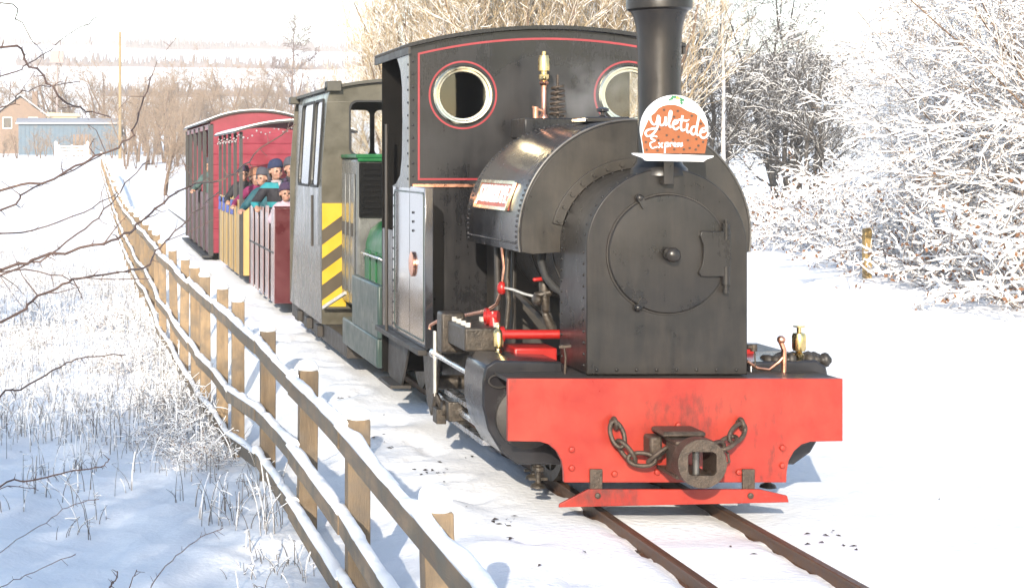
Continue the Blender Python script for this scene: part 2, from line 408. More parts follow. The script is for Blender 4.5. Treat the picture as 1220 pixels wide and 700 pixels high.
# ------------------------------------------------------------------ terrain
CX = 3.0                                                             # centre line of the track
_fy = [0, 14.5, 16.9, 19.6, 23.8, 29, 33, 50, 100, 160]
_fx = [1.2, 1.19, 1.12, 1.03, .97, .955, .90, .75, .35, .1]
def fence_x(y): return np.interp(y, _fy, _fx)
_gy = [-60, -12, -5, 4, 8, 9.5, 11.8, 14.1, 16.5, 40, 60, 90, 147, 220]
_gz = [.4, .3, .12, -.12, -.2, -.25, -.40, -.66, -.72, -.95, -.5, .5, 1.85, 3.2]
def ground(x, y, fine=True):
    x = np.asarray(x, dtype=float); y = np.asarray(y, dtype=float)
    zl = np.interp(y, _gy, _gz) - .25*sstep(0, -9, x)*sstep(6, 14, y)*sstep(60, 35, y)
    fx = fence_x(y)
    lump = .07*fbm(x*1.1, y*.9, 4) + .10*fbm(x*.33+5, y*.3, 3)
    zl = zl + lump*sstep(.3, -.4, (x-fx))*sstep(120, 50, y) + .02*fbm(x*4, y*4, 2)*sstep(40, 20, y)
    far = sstep(45, 110, y)
    zt = (-.045)*(1-far) + np.interp(y, [45, 110, 147, 220], [-.04, .8, 1.85, 3.2])*far
    t = sstep(-.15, .85, x-fx)
    z = zl*(1-t) + zt*t
    edge = sstep(.55, .95, np.abs(x-CX))                             # beside the track
    z = z + (.022*fbm(x*2.3, y*2.1, 4)*edge - .012*edge)*sstep(60, 30, y) + .05*fbm(x*3.1+8, y*2.2+3, 4)*edge*sstep(2.6, 2.2, x)*sstep(30, 18, y)
    fp = vnoise(x*5.5+3, y*4.2+1); z = z - .035*sstep(.22, .34, fp)*edge*sstep(2.45, 2.2, x)*sstep(1.2, 1.5, x)*sstep(30, 18, y)
    mid = 1 - sstep(.27, .31, np.abs(x-CX))
    z = z + mid*((.008*np.cos(2*math.pi*y/.68) - .010) + .012*fbm(x*3, y*3, 3))*sstep(40, 20, y)
    groove = np.exp(-((np.abs(x-CX)-.33)/.05)**2)
    z = z - .035*groove*sstep(60, 40, y)*(.85 + 1.1*vnoise(x*2+40, y*5.5) + .5*vnoise(x*3, y*15))
    z = z + sstep(5.5, 13, x)*(.22 + .10*fbm(x*.5, y*.5, 3))*sstep(60, 30, y) + .04*fbm(x*.4, y*.4, 3)*sstep(4, 6, x)
    hill = 60*sstep(190, 1000, y)*(1 + .10*fbm(x*.004, y*.002, 3)) + sstep(180, 420, y)*3.0*fbm(x*.012, y*.01, 3)
    return z + hill
def make_ground():
    ys = [-60]
    while ys[-1] < 1900:
        y = ys[-1]
        d = 2.5 if y < 0 else (.25 if y < 4 else max(.055, .0055*y*(1 + y/260)))
        ys.append(y + d)
    ys = np.array(ys)
    xs = [0.0]
    a = 0.0
    pos = []
    while a < 900:
        pos.append(a); a += .05 if a < 5.2 else max(.05, .05 + (a-5.2)*.05)
    neg = []; a = -.06
    while a > -900:
        neg.append(a); a -= .06 if a > -2.2 else max(.06, .06 + (-a-2.2)*.05)
    xs = np.array(sorted(neg) + pos)
    X, Y = np.meshgrid(xs, ys)
    Z = ground(X, Y)
    nx, ny = len(xs), len(ys)
    me = bpy.data.meshes.new('snow_ground')
    me.vertices.add(nx*ny); me.vertices.foreach_set('co', np.stack([X, Y, Z], -1).ravel())
    i = (np.arange(ny-1)[:,None]*nx + np.arange(nx-1)[None,:]).ravel()
    q = np.stack([i, i+1, i+nx+1, i+nx], -1)
    me.loops.add(q.size); me.loops.foreach_set('vertex_index', q.ravel())
    me.polygons.add(len(q)); me.polygons.foreach_set('loop_start', np.arange(0, q.size, 4)); me.polygons.foreach_set('loop_total', np.full(len(q), 4))
    me.update(); me.validate()
    o = finish(me, 'snow_ground', 'snow', None, (0,0,0), 180, fixn=False)
    tag(o, 'snow covered ground, field and distant hillside', 'ground', kind='structure')
    print('ground verts', nx*ny)
make_ground()
def gz(x, y): return float(ground(x, y))

# the railway track: two rails on snow-buried sleepers
trk = bpy.data.objects.new('railway_track', None); COL.objects.link(trk); trk.location = (CX, 4, 0); OFF[trk.name] = (CX, 4, 0)
tag(trk, 'narrow rusty rail track half buried in snow under the train', 'railway track', kind='structure')
RAILP = [(-.035,-.09),(.035,-.09),(.035,-.082),(.008,-.068),(.008,-.022),(.022,-.016),(.022,-.003),(.017,0),(-.017,0),(-.022,-.003),(-.022,-.016),(-.008,-.022),(-.008,-.068),(-.035,-.082)]
for sx in (-1, 1):
    b = MB(); b.prism([(CX+sx*.3275+p[0], p[1]) for p in RAILP], -20, 120, 'xz'); b.build('rail', 'rail_rust', trk, 30)
b = MB()
b.box(CX-.62, CX+.62, 0, .2, -.21, -.1); sl0 = b.build('sleeper', 'sleeper_wood', trk)
for k in range(1, 42):
    c = sl0.copy(); COL.objects.link(c); c.location = (0, -2 + k*.68, .008 if k % 5 else .03); c.parent = trk

# ------------------------------------------------------------------ fence
def fence():
    f = thing('post_and_rail_fence', (1.2, 4, -.3), 'weathered wooden post and rail fence capped with snow beside the track', 'fence')
    py = [2.1, 3.95, 5.78, 7.74, 9.47, 11.8, 14.1, 15.6, 17.0, 18.3, 19.9, 21.8, 23.9, 26.3, 28.8]
    while py[-1] < 104: py.append(py[-1] + 2.0 + .15*math.sin(len(py)*2.3))
    py = np.array(py)
    r = np.random.default_rng(5)
    yy = [0, 9.5, 11.8, 14.1, 17, 40, 104]
    tops = [[.615,.615,.585,.54,.52,.52,.52], [.235,.235,.11,-.09,-.13,-.13,-.13], [-.06,-.08,-.2,-.46,-.52,-.52,-.52]]
    pr = []
    for i, y in enumerate(py):
        x = float(fence_x(y)) + r.normal(0, .012)
        drop = 0 if y < 45 else float(np.interp(y, [45, 104], [0, -.75]))*-1
        lift = max(0, gz(x, y) + 1.45 - .69) if y > 40 else 0
        top = .655 + r.normal(0, .012) + lift
        z0 = gz(x, y) - .3
        w = .052
        b = MB(); tilt = r.normal(0, .018)
        b.prism([(x-w+tilt, top), (x+w+tilt, top), (x+w, z0), (x-w, z0)], y-w, y+w)
        b.build('post', 'post_wood', f, 30, bevel=.006)
        c = MB(); hh = .04 + r.random()*.05
        n = 10; vs = []; fs = []
        prof = [(1.0,-.012),(1.22,.012),(1.2,.45*hh),(1.02,.8*hh),(.62,1.0*hh),(.2,1.06*hh)]
        for q, (rr, h) in enumerate(prof):
            for k in range(n):
                a = 2*math.pi*k/n; e = 1/max(abs(math.cos(a)), abs(math.sin(a)))**.6
                vs.append((x+tilt+w*rr*e*math.cos(a)*(1+.1*r.normal()), y+w*rr*e*math.sin(a)*(1+.1*r.normal()), top+h))
        for q in range(len(prof)-1):
            for k in range(n): fs.append((q*n+k, q*n+(k+1) % n, (q+1)*n+(k+1) % n, (q+1)*n+k))
        fs.append(tuple((len(prof)-1)*n+k for k in range(n))); fs.append(tuple(range(n-1,-1,-1)))
        c.add(vs, fs); so_ = c.build('snow_cap', 'snow_cap', f, 80)
        if y < 20:
            md = so_.modifiers.new('sub', 'SUBSURF'); md.levels = md.render_levels = 1
        pr.append((x, y, lift))
    for i in range(len(py)-1):
        (xa, ya, la), (xb, yb, lb) = pr[i], pr[i+1]
        for k in range(3):
            za = float(np.interp(ya, yy, tops[k])) + la + r.normal(0, .005); zb = float(np.interp(yb, yy, tops[k])) + lb + r.normal(0, .005)
            if k == 2 and gz(xa-.1, ya) > za + .05 and gz(xb-.1, yb) > zb + .05: continue
            xo = -.052 - .02 - (.008 if i % 2 else 0)
            b = MB(); n = 6; vs = []; fs = []
            sag = r.normal(0, .005); bow = r.normal(0, .005)
            for j in range(n+1):
                t = j/n; e = -.06/2 + t*1.03 if False else t
                x = xa + (xb-xa)*e + xo + bow*math.sin(math.pi*t); y = ya - .05 + (yb-ya+.1)*e; z = za + (zb-za)*e - abs(sag)*math.sin(math.pi*t)
                vs += [(x-.019, y, z-.095), (x+.019, y, z-.095), (x+.019, y, z), (x-.019, y, z)]
            for j in range(n):
                o = j*4
                for a in range(4): fs.append((o+a, o+(a+1) % 4, o+4+(a+1) % 4, o+4+a))
            fs += [(3,2,1,0), (n*4, n*4+1, n*4+2, n*4+3)]
            b.add(vs, fs); ro = b.build('rail', 'rail_wood', f, 30)
            # snow lying along the rail
            m = max(6, int((yb-ya)/(.05 if ya < 10 else (.1 if ya < 25 else .4)))); sv = []; sf = []
            sec = [(-.024,-.004),(-.031,.25),(-.024,.68),(-.004,1.0),(.018,.85),(.030,.35),(.024,-.004)]
            for j in range(m+1):
                t = j/m; jj = min(int(t*n), n-1); tt = t*n-jj
                p = np.array(vs[jj*4+3])*(1-tt) + np.array(vs[jj*4+7])*tt
                q = np.array(vs[jj*4+2])*(1-tt) + np.array(vs[jj*4+6])*tt; c = (p+q)/2
                yv = c[1]
                h = .055*(.75 + .9*float(vnoise(yv*2.2+k*9, i*3.1+k)+.25*vnoise(yv*11, k*5)))*(1-.12*k)
                wv = 1 + .25*float(vnoise(yv*5+k*3, i*1.7+9))
                gap = float(vnoise(yv*1.6+k*31, i+50) + .35*vnoise(yv*7+k, i+9))
                if ya < 60 and gap < -.26: h *= max(.12, 1 + (gap+.26)*7); wv *= .85
                for sx, sz in sec: sv.append((c[0]+sx*wv, c[1], c[2]+sz*h if sz > 0 else c[2]+sz))
            L = len(sec)
            for j in range(m):
                for a in range(L-1): sf.append((j*L+a, j*L+a+1, (j+1)*L+a+1, (j+1)*L+a))
                sf.append((j*L+L-1, j*L, (j+1)*L, (j+1)*L+L-1))
            sf += [tuple(range(L-1,-1,-1)), tuple(m*L+a for a in range(L))]
            c = MB(); c.add(sv, sf); c.build('snow_ridge', 'snow_cap', ro, 80)
fence()

# ------------------------------------------------------------------ steam locomotive
def tank_arc(r, cz, a0, a1, n): return [(CX + r*math.cos(R(a)), cz + r*math.sin(R(a))) for a in np.linspace(a0, a1, n)]
def rivets(b, pts, r=.011, axis='y', sgn=-1):
    for p in pts:
        b.lathe([(r, 0), (r*.9, sgn*r*.4), (r*.55, sgn*r*.7), (r*.15, sgn*r*.8)], p, axis, 7)
def steam_loco():
    L = thing('steam_locomotive', (CX, 10.5, 0), 'black saddle tank steam locomotive with red buffer beam heading the train', 'locomotive')
    # ---- smokebox
    cz, r = 1.38, .417
    prof = [(CX-r, .722)] + tank_arc(r, cz, 180, 0, 37) + [(CX+r, .722)]
    b = MB(); b.prism(prof, 8.845, 9.36); sb = b.build('smokebox', 'smokebox_black', L, 30)
    tag(sb, 'matt black round-topped smokebox')
    rim = [(CX-r-.006, .719)] + tank_arc(r+.006, cz, 180, 0, 37) + [(CX+r+.006, .719)]
    b = MB(); b.prism(rim, 8.828, 8.852); b.build('front_plate', 'smokebox_black', sb, 30, bevel=.006)
    b = MB(); b.lathe([(.312, .012), (.312, -.014), (.306, -.020), (.25, -.024), (.12, -.028), (.01, -.029)], (CX, 8.826, 1.354), 'y', 56); b.build('smokebox_door', 'door_black', sb, 40)
    b = MB(); b.torus((CX, 8.826, 1.354), .316, .006, (0,1,0), 56, 6); b.build('door_seal', 'frame_black', sb, 60)
    b = MB(); b.lathe([(.03,0),(.036,-.006),(.034,-.016),(.02,-.018),(.02,-.03),(.034,-.038),(.040,-.055),(.036,-.072),(.02,-.082),(.002,-.085)], (CX+.0, 8.79, 1.354), 'y', 20); b.build('door_knob', 'door_black', sb, 50)
    b = MB()
    for qx, qz in ((.228, .085), (.228, -.085)):
        pass
    st = [(CX+.318,1.475),(CX+.165,1.475),(CX+.157,1.452),(CX+.172,1.41),(CX+.176,1.365),(CX+.170,1.31),(CX+.152,1.262),(CX+.160,1.238),(CX+.318,1.238)]
    b.prism(st, 8.803, 8.778); b.build('hinge_strap', 'door_black', sb, 30, bevel=.004)
    b = MB(); b.cyl((CX+.296, 8.792, 1.155), (CX+.296, 8.792, 1.535), .011, n=12)
    for z0, z1 in ((1.195, 1.29), (1.43, 1.515)): b.cyl((CX+.296, 8.792, z0), (CX+.296, 8.792, z1), .021, n=14)
    b.cyl((CX+.296, 8.792, 1.15), (CX+.296, 8.792, 1.175), .016, n=12); b.build('hinge_pin', 'door_black', sb, 40)
    for (u, v) in ((762.5, 236), (760.5, 366.5)):
        p = P(u, v, 8.8); b = MB(); b.sphere((p[0], 8.806, p[2]), (.022, .022, .022), 12, 8)
        d = Vector((CX-p[0], 0, 1.354-p[2])).normalized()
        b.bar((p[0], 8.80, p[2]), (p[0]+d.x*.055, 8.795, p[2]+d.z*.055), .03, .016, (0,1,0)); b.build('door_clamp', 'door_black', sb, 40)
    b = MB(); pts = []
    for k in range(11): pts.append((CX-r, 9.30, .75 + k*.057))
    vs = MB(); rivets(vs, [(CX-r, 9.32, .76+k*.06) for k in range(11)] + [(CX-r, 8.90, .76+k*.06) for k in range(11)], .009, 'x', -1)
    rivets(vs, [(CX+r, 9.32, .76+k*.06) for k in range(11)], .009, 'x', 1)
    for a in np.linspace(10, 170, 22):
        for y in (8.90, 9.32):
            vs.sphere((CX + r*math.cos(R(a)), y, cz + r*math.sin(R(a))), .008, 6, 4)
    rivets(vs, [(CX-.37+k*.105, 8.828, .745) for k in range(8)], .010, 'y', -1)
    tag(vs.build('rivets', 'smokebox_black', sb, 60), kind='stuff')
    # saddle rim in front of the tank (bolted angle ring)
    b = MB(); pl = tank_arc(.478, cz, 166, 14, 40) + tank_arc(.419, cz, 14, 166, 40); b.prism(pl, 9.335, 9.357); b.build('tank_ring', 'tank_front', sb, 30, bevel=.003)
    b = MB()
    for a in np.linspace(163, 17, 15):
        b.cyl((CX + .449*math.cos(R(a)), 9.335, cz + .449*math.sin(R(a))), (CX + .449*math.cos(R(a)), 9.318, cz + .449*math.sin(R(a))), .013, n=6)
    tag(b.build('ring_bolts', 'tank_front', sb, 30), kind='stuff')
    # ---- chimney
    b = MB(); c = (CX, 8.95, 0)
    b.lathe([(.150,1.765),(.145,1.80),(.122,1.825),(.113,1.87),(.110,1.98),(.109,2.3),(.113,2.48),(.120,2.56),(.132,2.61),(.150,2.645)], c, 'z', 40)
    ch = b.build('chimney', 'smokebox_black', L, 50)
    b = MB(); b.lathe([(.150,2.640),(.168,2.650),(.170,2.685),(.166,2.715),(.14,2.722),(.13,2.70),(.115,2.60)], c, 'z', 40); b.build('chimney_cap', 'smokebox_black', ch, 40)
    # ---- saddle tank
    tz, tr = 1.425, .646
    def tprof(r): 
        a = tank_arc(r, tz, 188, -8, 49)
        return [(CX-.40, 1.335), (CX-r*.90, 1.325)] + a + [(CX+r*.90, 1.325), (CX+.40, 1.335)] + tank_arc(.40, cz, -6, 186, 24)
    b = MB(); b.prism(tprof(tr), 9.362, 10.70); tk = b.build('saddle_tank', 'gloss_black', L, 30); tag(tk, 'glossy black curved saddle tank')
    b = MB(); b.prism(tprof(tr-.012), 9.352, 9.361, holes=()); b.build('tank_front_plate', 'tank_front', tk, 30)
    b = MB(); pts = [(CX + (tr+.001)*math.cos(R(a)), 9.362, tz + (tr+.001)*math.sin(R(a))) for a in np.linspace(188, -8, 60)]
    b.tube(pts, .007, 8); b.build('tank_edge_bead', 'bead_grey', tk, 60)  # bright highlight along the tank edge put into this lighter grey
    b = MB()
    for a in np.linspace(186, -6, 74):
        for y in (9.42, 10.64):
            b.sphere((CX + tr*math.cos(R(a)), y, tz + tr*math.sin(R(a))), .0085, 6, 4)
    for k in range(26):
        b.sphere((CX - tr*math.cos(R(4)), 9.45+k*.047, tz - tr*math.sin(R(4))), .0075, 6, 4)
    tag(b.build('rivets', 'gloss_black', tk, 60), kind='stuff')
    b = MB(); b.box(CX-.13, CX+.13, 9.85, 10.15, 2.068, 2.10); fl = b.build('filler_lid', 'gloss_black', tk, 30, bevel=.008)
    b = MB(); b.lathe([(.03,2.10),(.014,2.112),(.014,2.128),(.035,2.135),(.037,2.15),(.02,2.158),(.002,2.159)], (CX, 9.95, 0), 'z', 16); b.build('filler_knob', 'gloss_black', fl, 50)
    # nameplate on the tank's flank
    a = R(180-19); nrm = Vector((math.cos(a), 0, math.sin(a))); upv = Vector((-math.sin(a)*-1, 0, math.cos(a)*-1))
    upv = Vector((0,1,0)).cross(nrm); upv = upv if upv.z > 0 else -upv
    c0 = Vector((CX, 10.05, tz)) + nrm*(tr+.012)
    Mx = Matrix((( 0, upv.x, nrm.x, c0.x), (-1, upv.y, nrm.y, c0.y), (0, upv.z, nrm.z, c0.z), (0,0,0,1)))
    def onplate(b): b.v = [tuple(Mx @ Vector(p)) for p in b.v]; return b
    b = MB(); b.box(-.40, .40, -.082, .082, -.03, .0); npn = onplate(b).build('nameplate', 'nameplate_red', tk, 30); tag(npn, 'brass edged red nameplate with raised letters')
    b = MB(); b.prism(rrect(-.41,.41,-.09,.09,.008), -.008, .006, 'xy', holes=[rrect(-.385,.385,-.070,.070,.006)]); onplate(b).build('plate_edge', 'pale_brass', npn, 30)
    cu = bpy.data.curves.new('letters', 'FONT'); cu.body = 'STANHOPE'; cu.size = .135; cu.extrude = .004; cu.align_x = 'CENTER'; cu.align_y = 'CENTER'; cu.space_character = 1.12
    to = bpy.data.objects.new('letters', cu); COL.objects.link(to); bpy.context.view_layer.update()
    me = bpy.data.meshes.new_from_object(to.evaluated_get(bpy.context.evaluated_depsgraph_get())); bpy.data.objects.remove(to)
    bx = np.zeros(len(me.vertices)*3); me.vertices.foreach_get('co', bx); bx = bx.reshape(-1,3)
    k = .70/(bx[:,0].max()-bx[:,0].min())
    lm = MB(); lm.add([Mx @ Vector((p[0]*k, p[1]*1.15, p[2]+.004)) for p in bx], [tuple(pl.vertices) for pl in me.polygons])
    lm.build('lettering', 'board_white', npn, 30)
    # ---- boiler, firebox
    b = MB(); b.cyl((CX, 9.34, 1.36), (CX, 11.21, 1.36), .392, n=40); bo = b.build('boiler', 'greasy_metal', L, 40)
    for y in (9.62, 10.1, 10.55):
        b = MB(); b.lathe([(.397, -.02), (.397, .02)], (CX, y, 1.36), 'y', 40); b.build('boiler_band', 'frame_black', bo, 30)
    b = MB(); b.box(CX-.40, CX+.40, 10.55, 11.2, .62, 1.34); b.build('firebox', 'frame_black', bo, 30, bevel=.02)
    b = MB(); b.box(CX-.26, CX+.16, 10.74, 11.1, 1.99, 2.115); mf = b.build('steam_manifold', 'cab_black', bo, 30, bevel=.008)
    p = (2.905, 10.9, 0)
    b = MB(); b.lathe([(.028,2.10),(.028,2.135),(.017,2.145),(.017,2.33),(.026,2.335),(.03,2.35),(.018,2.365)], p, 'z', 16); b.build('whistle_pillar', 'copper', mf, 50)
    b = MB(); b.lathe([(.022,2.36),(.034,2.375),(.034,2.40),(.02,2.405),(.02,2.42),(.037,2.425),(.037,2.50),(.030,2.525),(.014,2.53),(.014,2.55),(.005,2.555)], p, 'z', 18); b.build('whistle', 'brass', mf, 50)
    b = MB(); b.cyl((2.84,10.86,2.11),(2.84,10.86,2.19), .018); b.bar((2.82,10.86,2.19),(2.9,10.88,2.16),.012,.012); b.build('valve_handle', 'copper', mf, 40)
    b = MB(); sp = [(3.0+.048*(1-.25*t)*math.cos(t*2*math.pi*6), 10.92+.048*(1-.25*t)*math.sin(t*2*math.pi*6), 2.13+t*.20) for t in np.linspace(0,1,90)]
    b.tube(sp, .0085, 6); b.cyl((3.0,10.92,2.1),(3.0,10.92,2.40),.008,n=8); b.build('safety_valve_spring', 'old_iron', mf, 60)
    # ---- cab
    cab_hw = .906; yf = 11.22; zt = 2.60; peak = 2.715
    def roofz(x): return peak - (peak-zt)*(x/cab_hw)**2
    front = [(CX-cab_hw, .68)] + [(CX+x, roofz(x)) for x in np.linspace(-cab_hw, cab_hw, 25)] + [(CX+cab_hw, .68)]
    b = MB(); b.prism(front, yf, yf+.012, holes=[circle(CX+s*.552, 2.28, .165, 36) for s in (-1,1)]); cf = b.build('cab_front', 'cab_black', L, 30); tag(cf, 'black cab front with red lining and two round windows')
    li = [(CX-.853, 1.712)] + [(CX+x, roofz(x)-.052) for x in np.linspace(-.853, .853, 25)] + [(CX+.853, 1.712)]
    lo = [(CX-.840, 1.725)] + [(CX+x, roofz(x)-.066) for x in np.linspace(-.840, .840, 25)] + [(CX+.840, 1.725)]
    b = MB(); b.prism(li, yf-.003, yf, holes=[lo]); b.build('lining', 'lining_red', cf, 30)
    for s in (-1, 1):
        b = MB(); b.lathe([(.168,.012),(.197,.0),(.199,-.016),(.188,-.026),(.176,-.024),(.170,-.014),(.158,-.012),(.154,.0),(.154,.012),(.168,.012)], (CX+s*.552, yf-.002, 2.28), 'y', 48)
        b.f = b.f[:-2]; ring = b.build('window_ring', 'pale_brass', cf, 40)
        b = MB(); b.cyl((CX+s*.552, yf+.002, 2.28), (CX+s*.552, yf+.007, 2.28), .163, n=36); b.build('window_pane', 'window_glass', ring, 30)
        b = MB(); b.prism(circle(CX+s*.552, 2.28, .229, 48), yf-.003, yf, holes=[circle(CX+s*.552, 2.28, .217, 48)]); b.build('lining_ring', 'lining_red', cf, 30)
    b = MB(); rivets(b, [(CX-.885, yf, 1.74+k*.085) for k in range(10)] + [(CX+.885, yf, 1.74+k*.085) for k in range(10)], .009)
    rivets(b, [(CX-.85+k*.08, yf, 1.69) for k in range(22)], .008)
    tag(b.build('rivets', 'cab_black', cf, 60), kind='stuff')
    b = MB(); b.bar((CX-.89, yf-.012, 1.676), (CX-.42, yf-.012, 1.676), .024, .02); b.bar((CX+.89, yf-.012, 1.676), (CX+.42, yf-.012, 1.676), .024, .02); b.build('ledge', 'copper', cf, 30)  # pinkish light on the ledge put into its copper colour
    b = MB(); b.prism([(CX-cab_hw, .30)] + [(CX+x, roofz(x)) for x in np.linspace(-cab_hw, cab_hw, 25)] + [(CX+cab_hw, .30)], 12.30, 12.318, holes=[circle(CX+.50, 2.25, .19, 30)]); b.build('cab_back', 'interior_black', L, 30)
    for s in (-1, 1):
        xs = (CX-cab_hw-.006, CX-cab_hw+.008) if s < 0 else (CX+cab_hw-.008, CX+cab_hw+.006)
        pl = [(yf+.006,1.66),(yf+.006,2.60),(11.85,2.60),(11.66,2.55),(11.53,2.46),(11.47,2.34),(11.46,2.10),(11.48,1.86),(11.55,1.74),(11.70,1.685),(11.86,1.66)]
        b = MB(); b.prism(pl, xs[0], xs[1], 'yz'); sd = b.build('cab_side', 'diesel_grey' if s < 0 else 'cab_black', L, 30)  # near side of the black cab in grey: bright reflection put into colour
        b = MB(); rivets(b, [(xs[0 if s < 0 else 1], yf+.03, 1.72+k*.085) for k in range(11)], .009, 'x', s); tag(b.build('rivets', 'gloss_black', sd, 60), kind='stuff')
        b = MB(); b.box(min(CX+s*.906, CX+s*.850), max(CX+s*.906, CX+s*.850), 10.71, 11.86, .64, 1.672); lp = b.build('side_panel', 'panel_gloss', L, 30, bevel=.006); tag(lp, 'tall glossy black lower cab side panel')
        x = CX+s*.908
        b = MB(); b.prism(rrect(10.74,11.80,.68,1.64,.03), x-.0015, x+.0015, 'yz', holes=[rrect(10.752,11.788,.692,1.628,.03)]); b.build('panel_lining', 'frame_green', lp, 30)
        b = MB(); b.lathe([(.082,0),(.082,s*.012),(.07,s*.016),(.002,s*.016)], (x, 11.10, 1.16), 'x', 28); b.build('makers_plate', 'copper', lp, 40)
        b = MB(); rivets(b, [(x, 11.83, .7+k*.075) for k in range(13)] + [(x, 11.1, 1.5-.06*k) for k in range(3)], .010, 'x', s); tag(b.build('rivets', 'gloss_black', lp, 60), kind='stuff')
        b = MB(); b.box(CX+s*.93-.03, CX+s*.93+.03, 10.66, 12.30, .605, .64); b.build('footplate_edge', 'frame_black', L, 30, bevel=.004)
        b = MB(); b.box(min(CX+s*.905, CX+s*.88), max(CX+s*.905, CX+s*.88), 11.87, 12.30, .64, 1.35); b.build('bunker_side', 'cab_black', L, 30)
        b = MB(); b.tube([(CX+s*.945, 11.9, .62), (CX+s*.945, 11.9, 2.1)], .012, 8); b.build('handrail', 'frame_black', L, 40)
        # step
        b = MB(); b.prism([(11.45,.61),(12.25,.61),(12.28,.30),(12.1,.25),(11.75,.27),(11.60,.42)], CX+s*.86-.008, CX+s*.86+.008, 'yz'); b.box(min(CX+s*.80,CX+s*.95), max(CX+s*.80,CX+s*.95), 11.72, 12.22, .25, .275)
        b.build('cab_step', 'frame_black', L, 30, bevel=.004)
    roof = [(CX+x, roofz(x)+.028) for x in np.linspace(-.922, .922, 31)] + [(CX+x, roofz(x)+.003) for x in np.linspace(.922, -.922, 31)]
    b = MB(); b.prism(roof, 11.17, 12.55); rf = b.build('cab_roof', 'cab_black', L, 30)
    b = MB()
    for s in (-1,1):
        rivets(b, [(CX+s*.918, 11.2+.054*k, roofz(.918)+.012) for k in range(25)], .014, 'x', s)
    tag(b.build('rivets', 'frame_black', rf, 60), kind='stuff')
    for s in (-1,1):
        b = MB(); b.box(CX+s*.916-.008, CX+s*.916+.008, 11.18, 12.54, roofz(.916)-.045, roofz(.916)+.002); b.build('gutter', 'frame_black', rf, 30)
    b = MB(); b.box(CX-.85, CX+.85, 11.24, 12.29, .60, .638); b.build('cab_floor', 'frame_black', L, 30)
    b = MB(); b.cyl((CX, 11.24, 1.45), (CX, 11.6, 1.45), .40, n=30); b.build('boiler_backhead', 'frame_black', L, 30)
    # ---- frames, running plate, wheels
    for s in (-1, 1):
        b = MB(); b.box(CX+s*.46-.012, CX+s*.46+.012, 8.75, 12.28, .24, .60); b.build('frame_plate', 'frame_black', L, 30)
        b = MB(); b.box(CX+s*.55-.12, CX+s*.55+.12, 9.36, 9.62, .66, .80); b.build('frame_stay', 'pipe_red', L, 30, bevel=.01)
    b = MB(); b.box(CX-.865, CX+.865, 8.735, 9.42, .695, .713); b.build('front_footplate', 'frame_black', L, 30)
    for y in (9.75, 11.55):
        for s in (-1, 1):
            w = MB(); c = (CX+s*.345, y, .32)
            w.lathe([(.33,-.03),(.33,.03),(.27,.03),(.27,-.03),(.33,-.03)], c, 'x', 32); w.f = w.f[:-2]
            for k in range(8):
                a = 2*math.pi*k/8; w.bar((c[0], c[1]+.06*math.cos(a), c[2]+.06*math.sin(a)), (c[0], c[1]+.275*math.cos(a), c[2]+.275*math.sin(a)), .03, .04, (1,0,0))
            w.lathe([(.075,-.05),(.075,.05)], c, 'x', 20); w.build('wheel', 'greasy_metal', L, 30)
        b = MB(); b.cyl((CX-.7, y, .32), (CX+.7, y, .32), .05); b.build('axle', 'greasy_metal', L, 30)
    # ---- cylinders
    for s in (-1, 1):
        q = [(-.50,.765),(-.86,.775),(-.915,.74),(-.93,.66),(-.93,.53),(-.90,.40),(-.83,.28),(-.74,.215),(-.50,.215)]
        q = [(CX - s*x, z) for x, z in q] if s > 0 else [(CX + x, z) for x, z in q]
        b = MB(); b.prism(q, 9.0, 9.46); cy = b.build('cylinder', 'gloss_black', L, 40, bevel=.012); tag(cy, 'black cylinder casing tapering in towards the rail')
        b = MB(); b.lathe([(.165,.0),(.165,-.03),(.15,-.038),(.04,-.05),(.002,-.05)], (CX+s*.70, 8.995, .47), 'y', 30); b.build('cylinder_cover', 'frame_black', cy, 40)
        b = MB(); b.torus((CX+s*.845, 8.985, .665), .035, .005, (0,1,0), 20, 6, ((1,0,0),1.6)); b.build('lifting_ring', 'frame_black', cy, 60)
        for k, (dx, dy) in enumerate(((.62,9.05),(.58,9.3))):
            b = MB(); b.lathe([(.022,.30),(.022,.2),(.034,.195),(.034,.175),(.016,.17),(.016,.11),(.038,.10),(.045,.085),(.02,.078)], (CX+s*dx, dy, 0), 'z', 12); b.bar((CX+s*dx-.05, dy, .13),(CX+s*dx+.05, dy, .13),.014,.014); b.build('drain_cock', 'greasy_metal', cy, 50)
        b = MB(); b.box(min(CX+s*.70,CX+s*.92), max(CX+s*.70,CX+s*.92), 9.48, 9.95, .765 if s < 0 else .65, .90 if s < 0 else .765); vc = b.build('valve_chest', 'greasy_metal', L, 30, bevel=.012)
        for k in range(4 if s < 0 else 0):
            for dx in (.73,.89):
                b = MB(); b.cyl((CX+s*dx, 9.53+k*.12, .90), (CX+s*dx, 9.53+k*.12, .925), .016, n=6); b.build('bolt', 'pale_steel', vc, 30)
        if s < 0:
          b = MB(); b.box(min(CX+s*.81,CX+s*.95), max(CX+s*.81,CX+s*.95), 9.97, 10.12, .70, .94); b.build('lubricator_box', 'greasy_metal', L, 30, bevel=.014)
          b = MB(); b.lathe([(.022,.72),(.022,.75),(.012,.76),(.012,.775),(.028,.785),(.03,.86),(.022,.875),(.010,.885),(.010,.91)], (CX+s*.75, 9.40, .02), 'z', 16); b.build('oil_cup', 'brass', L, 50)
        # motion
        b = MB(); b.bar((CX+s*.925, 10.30, .80), (CX+s*.925, 10.30, .40), .014, .038, (0,1,0)); b.build('combination_lever', 'pale_steel', L, 30, bevel=.003)
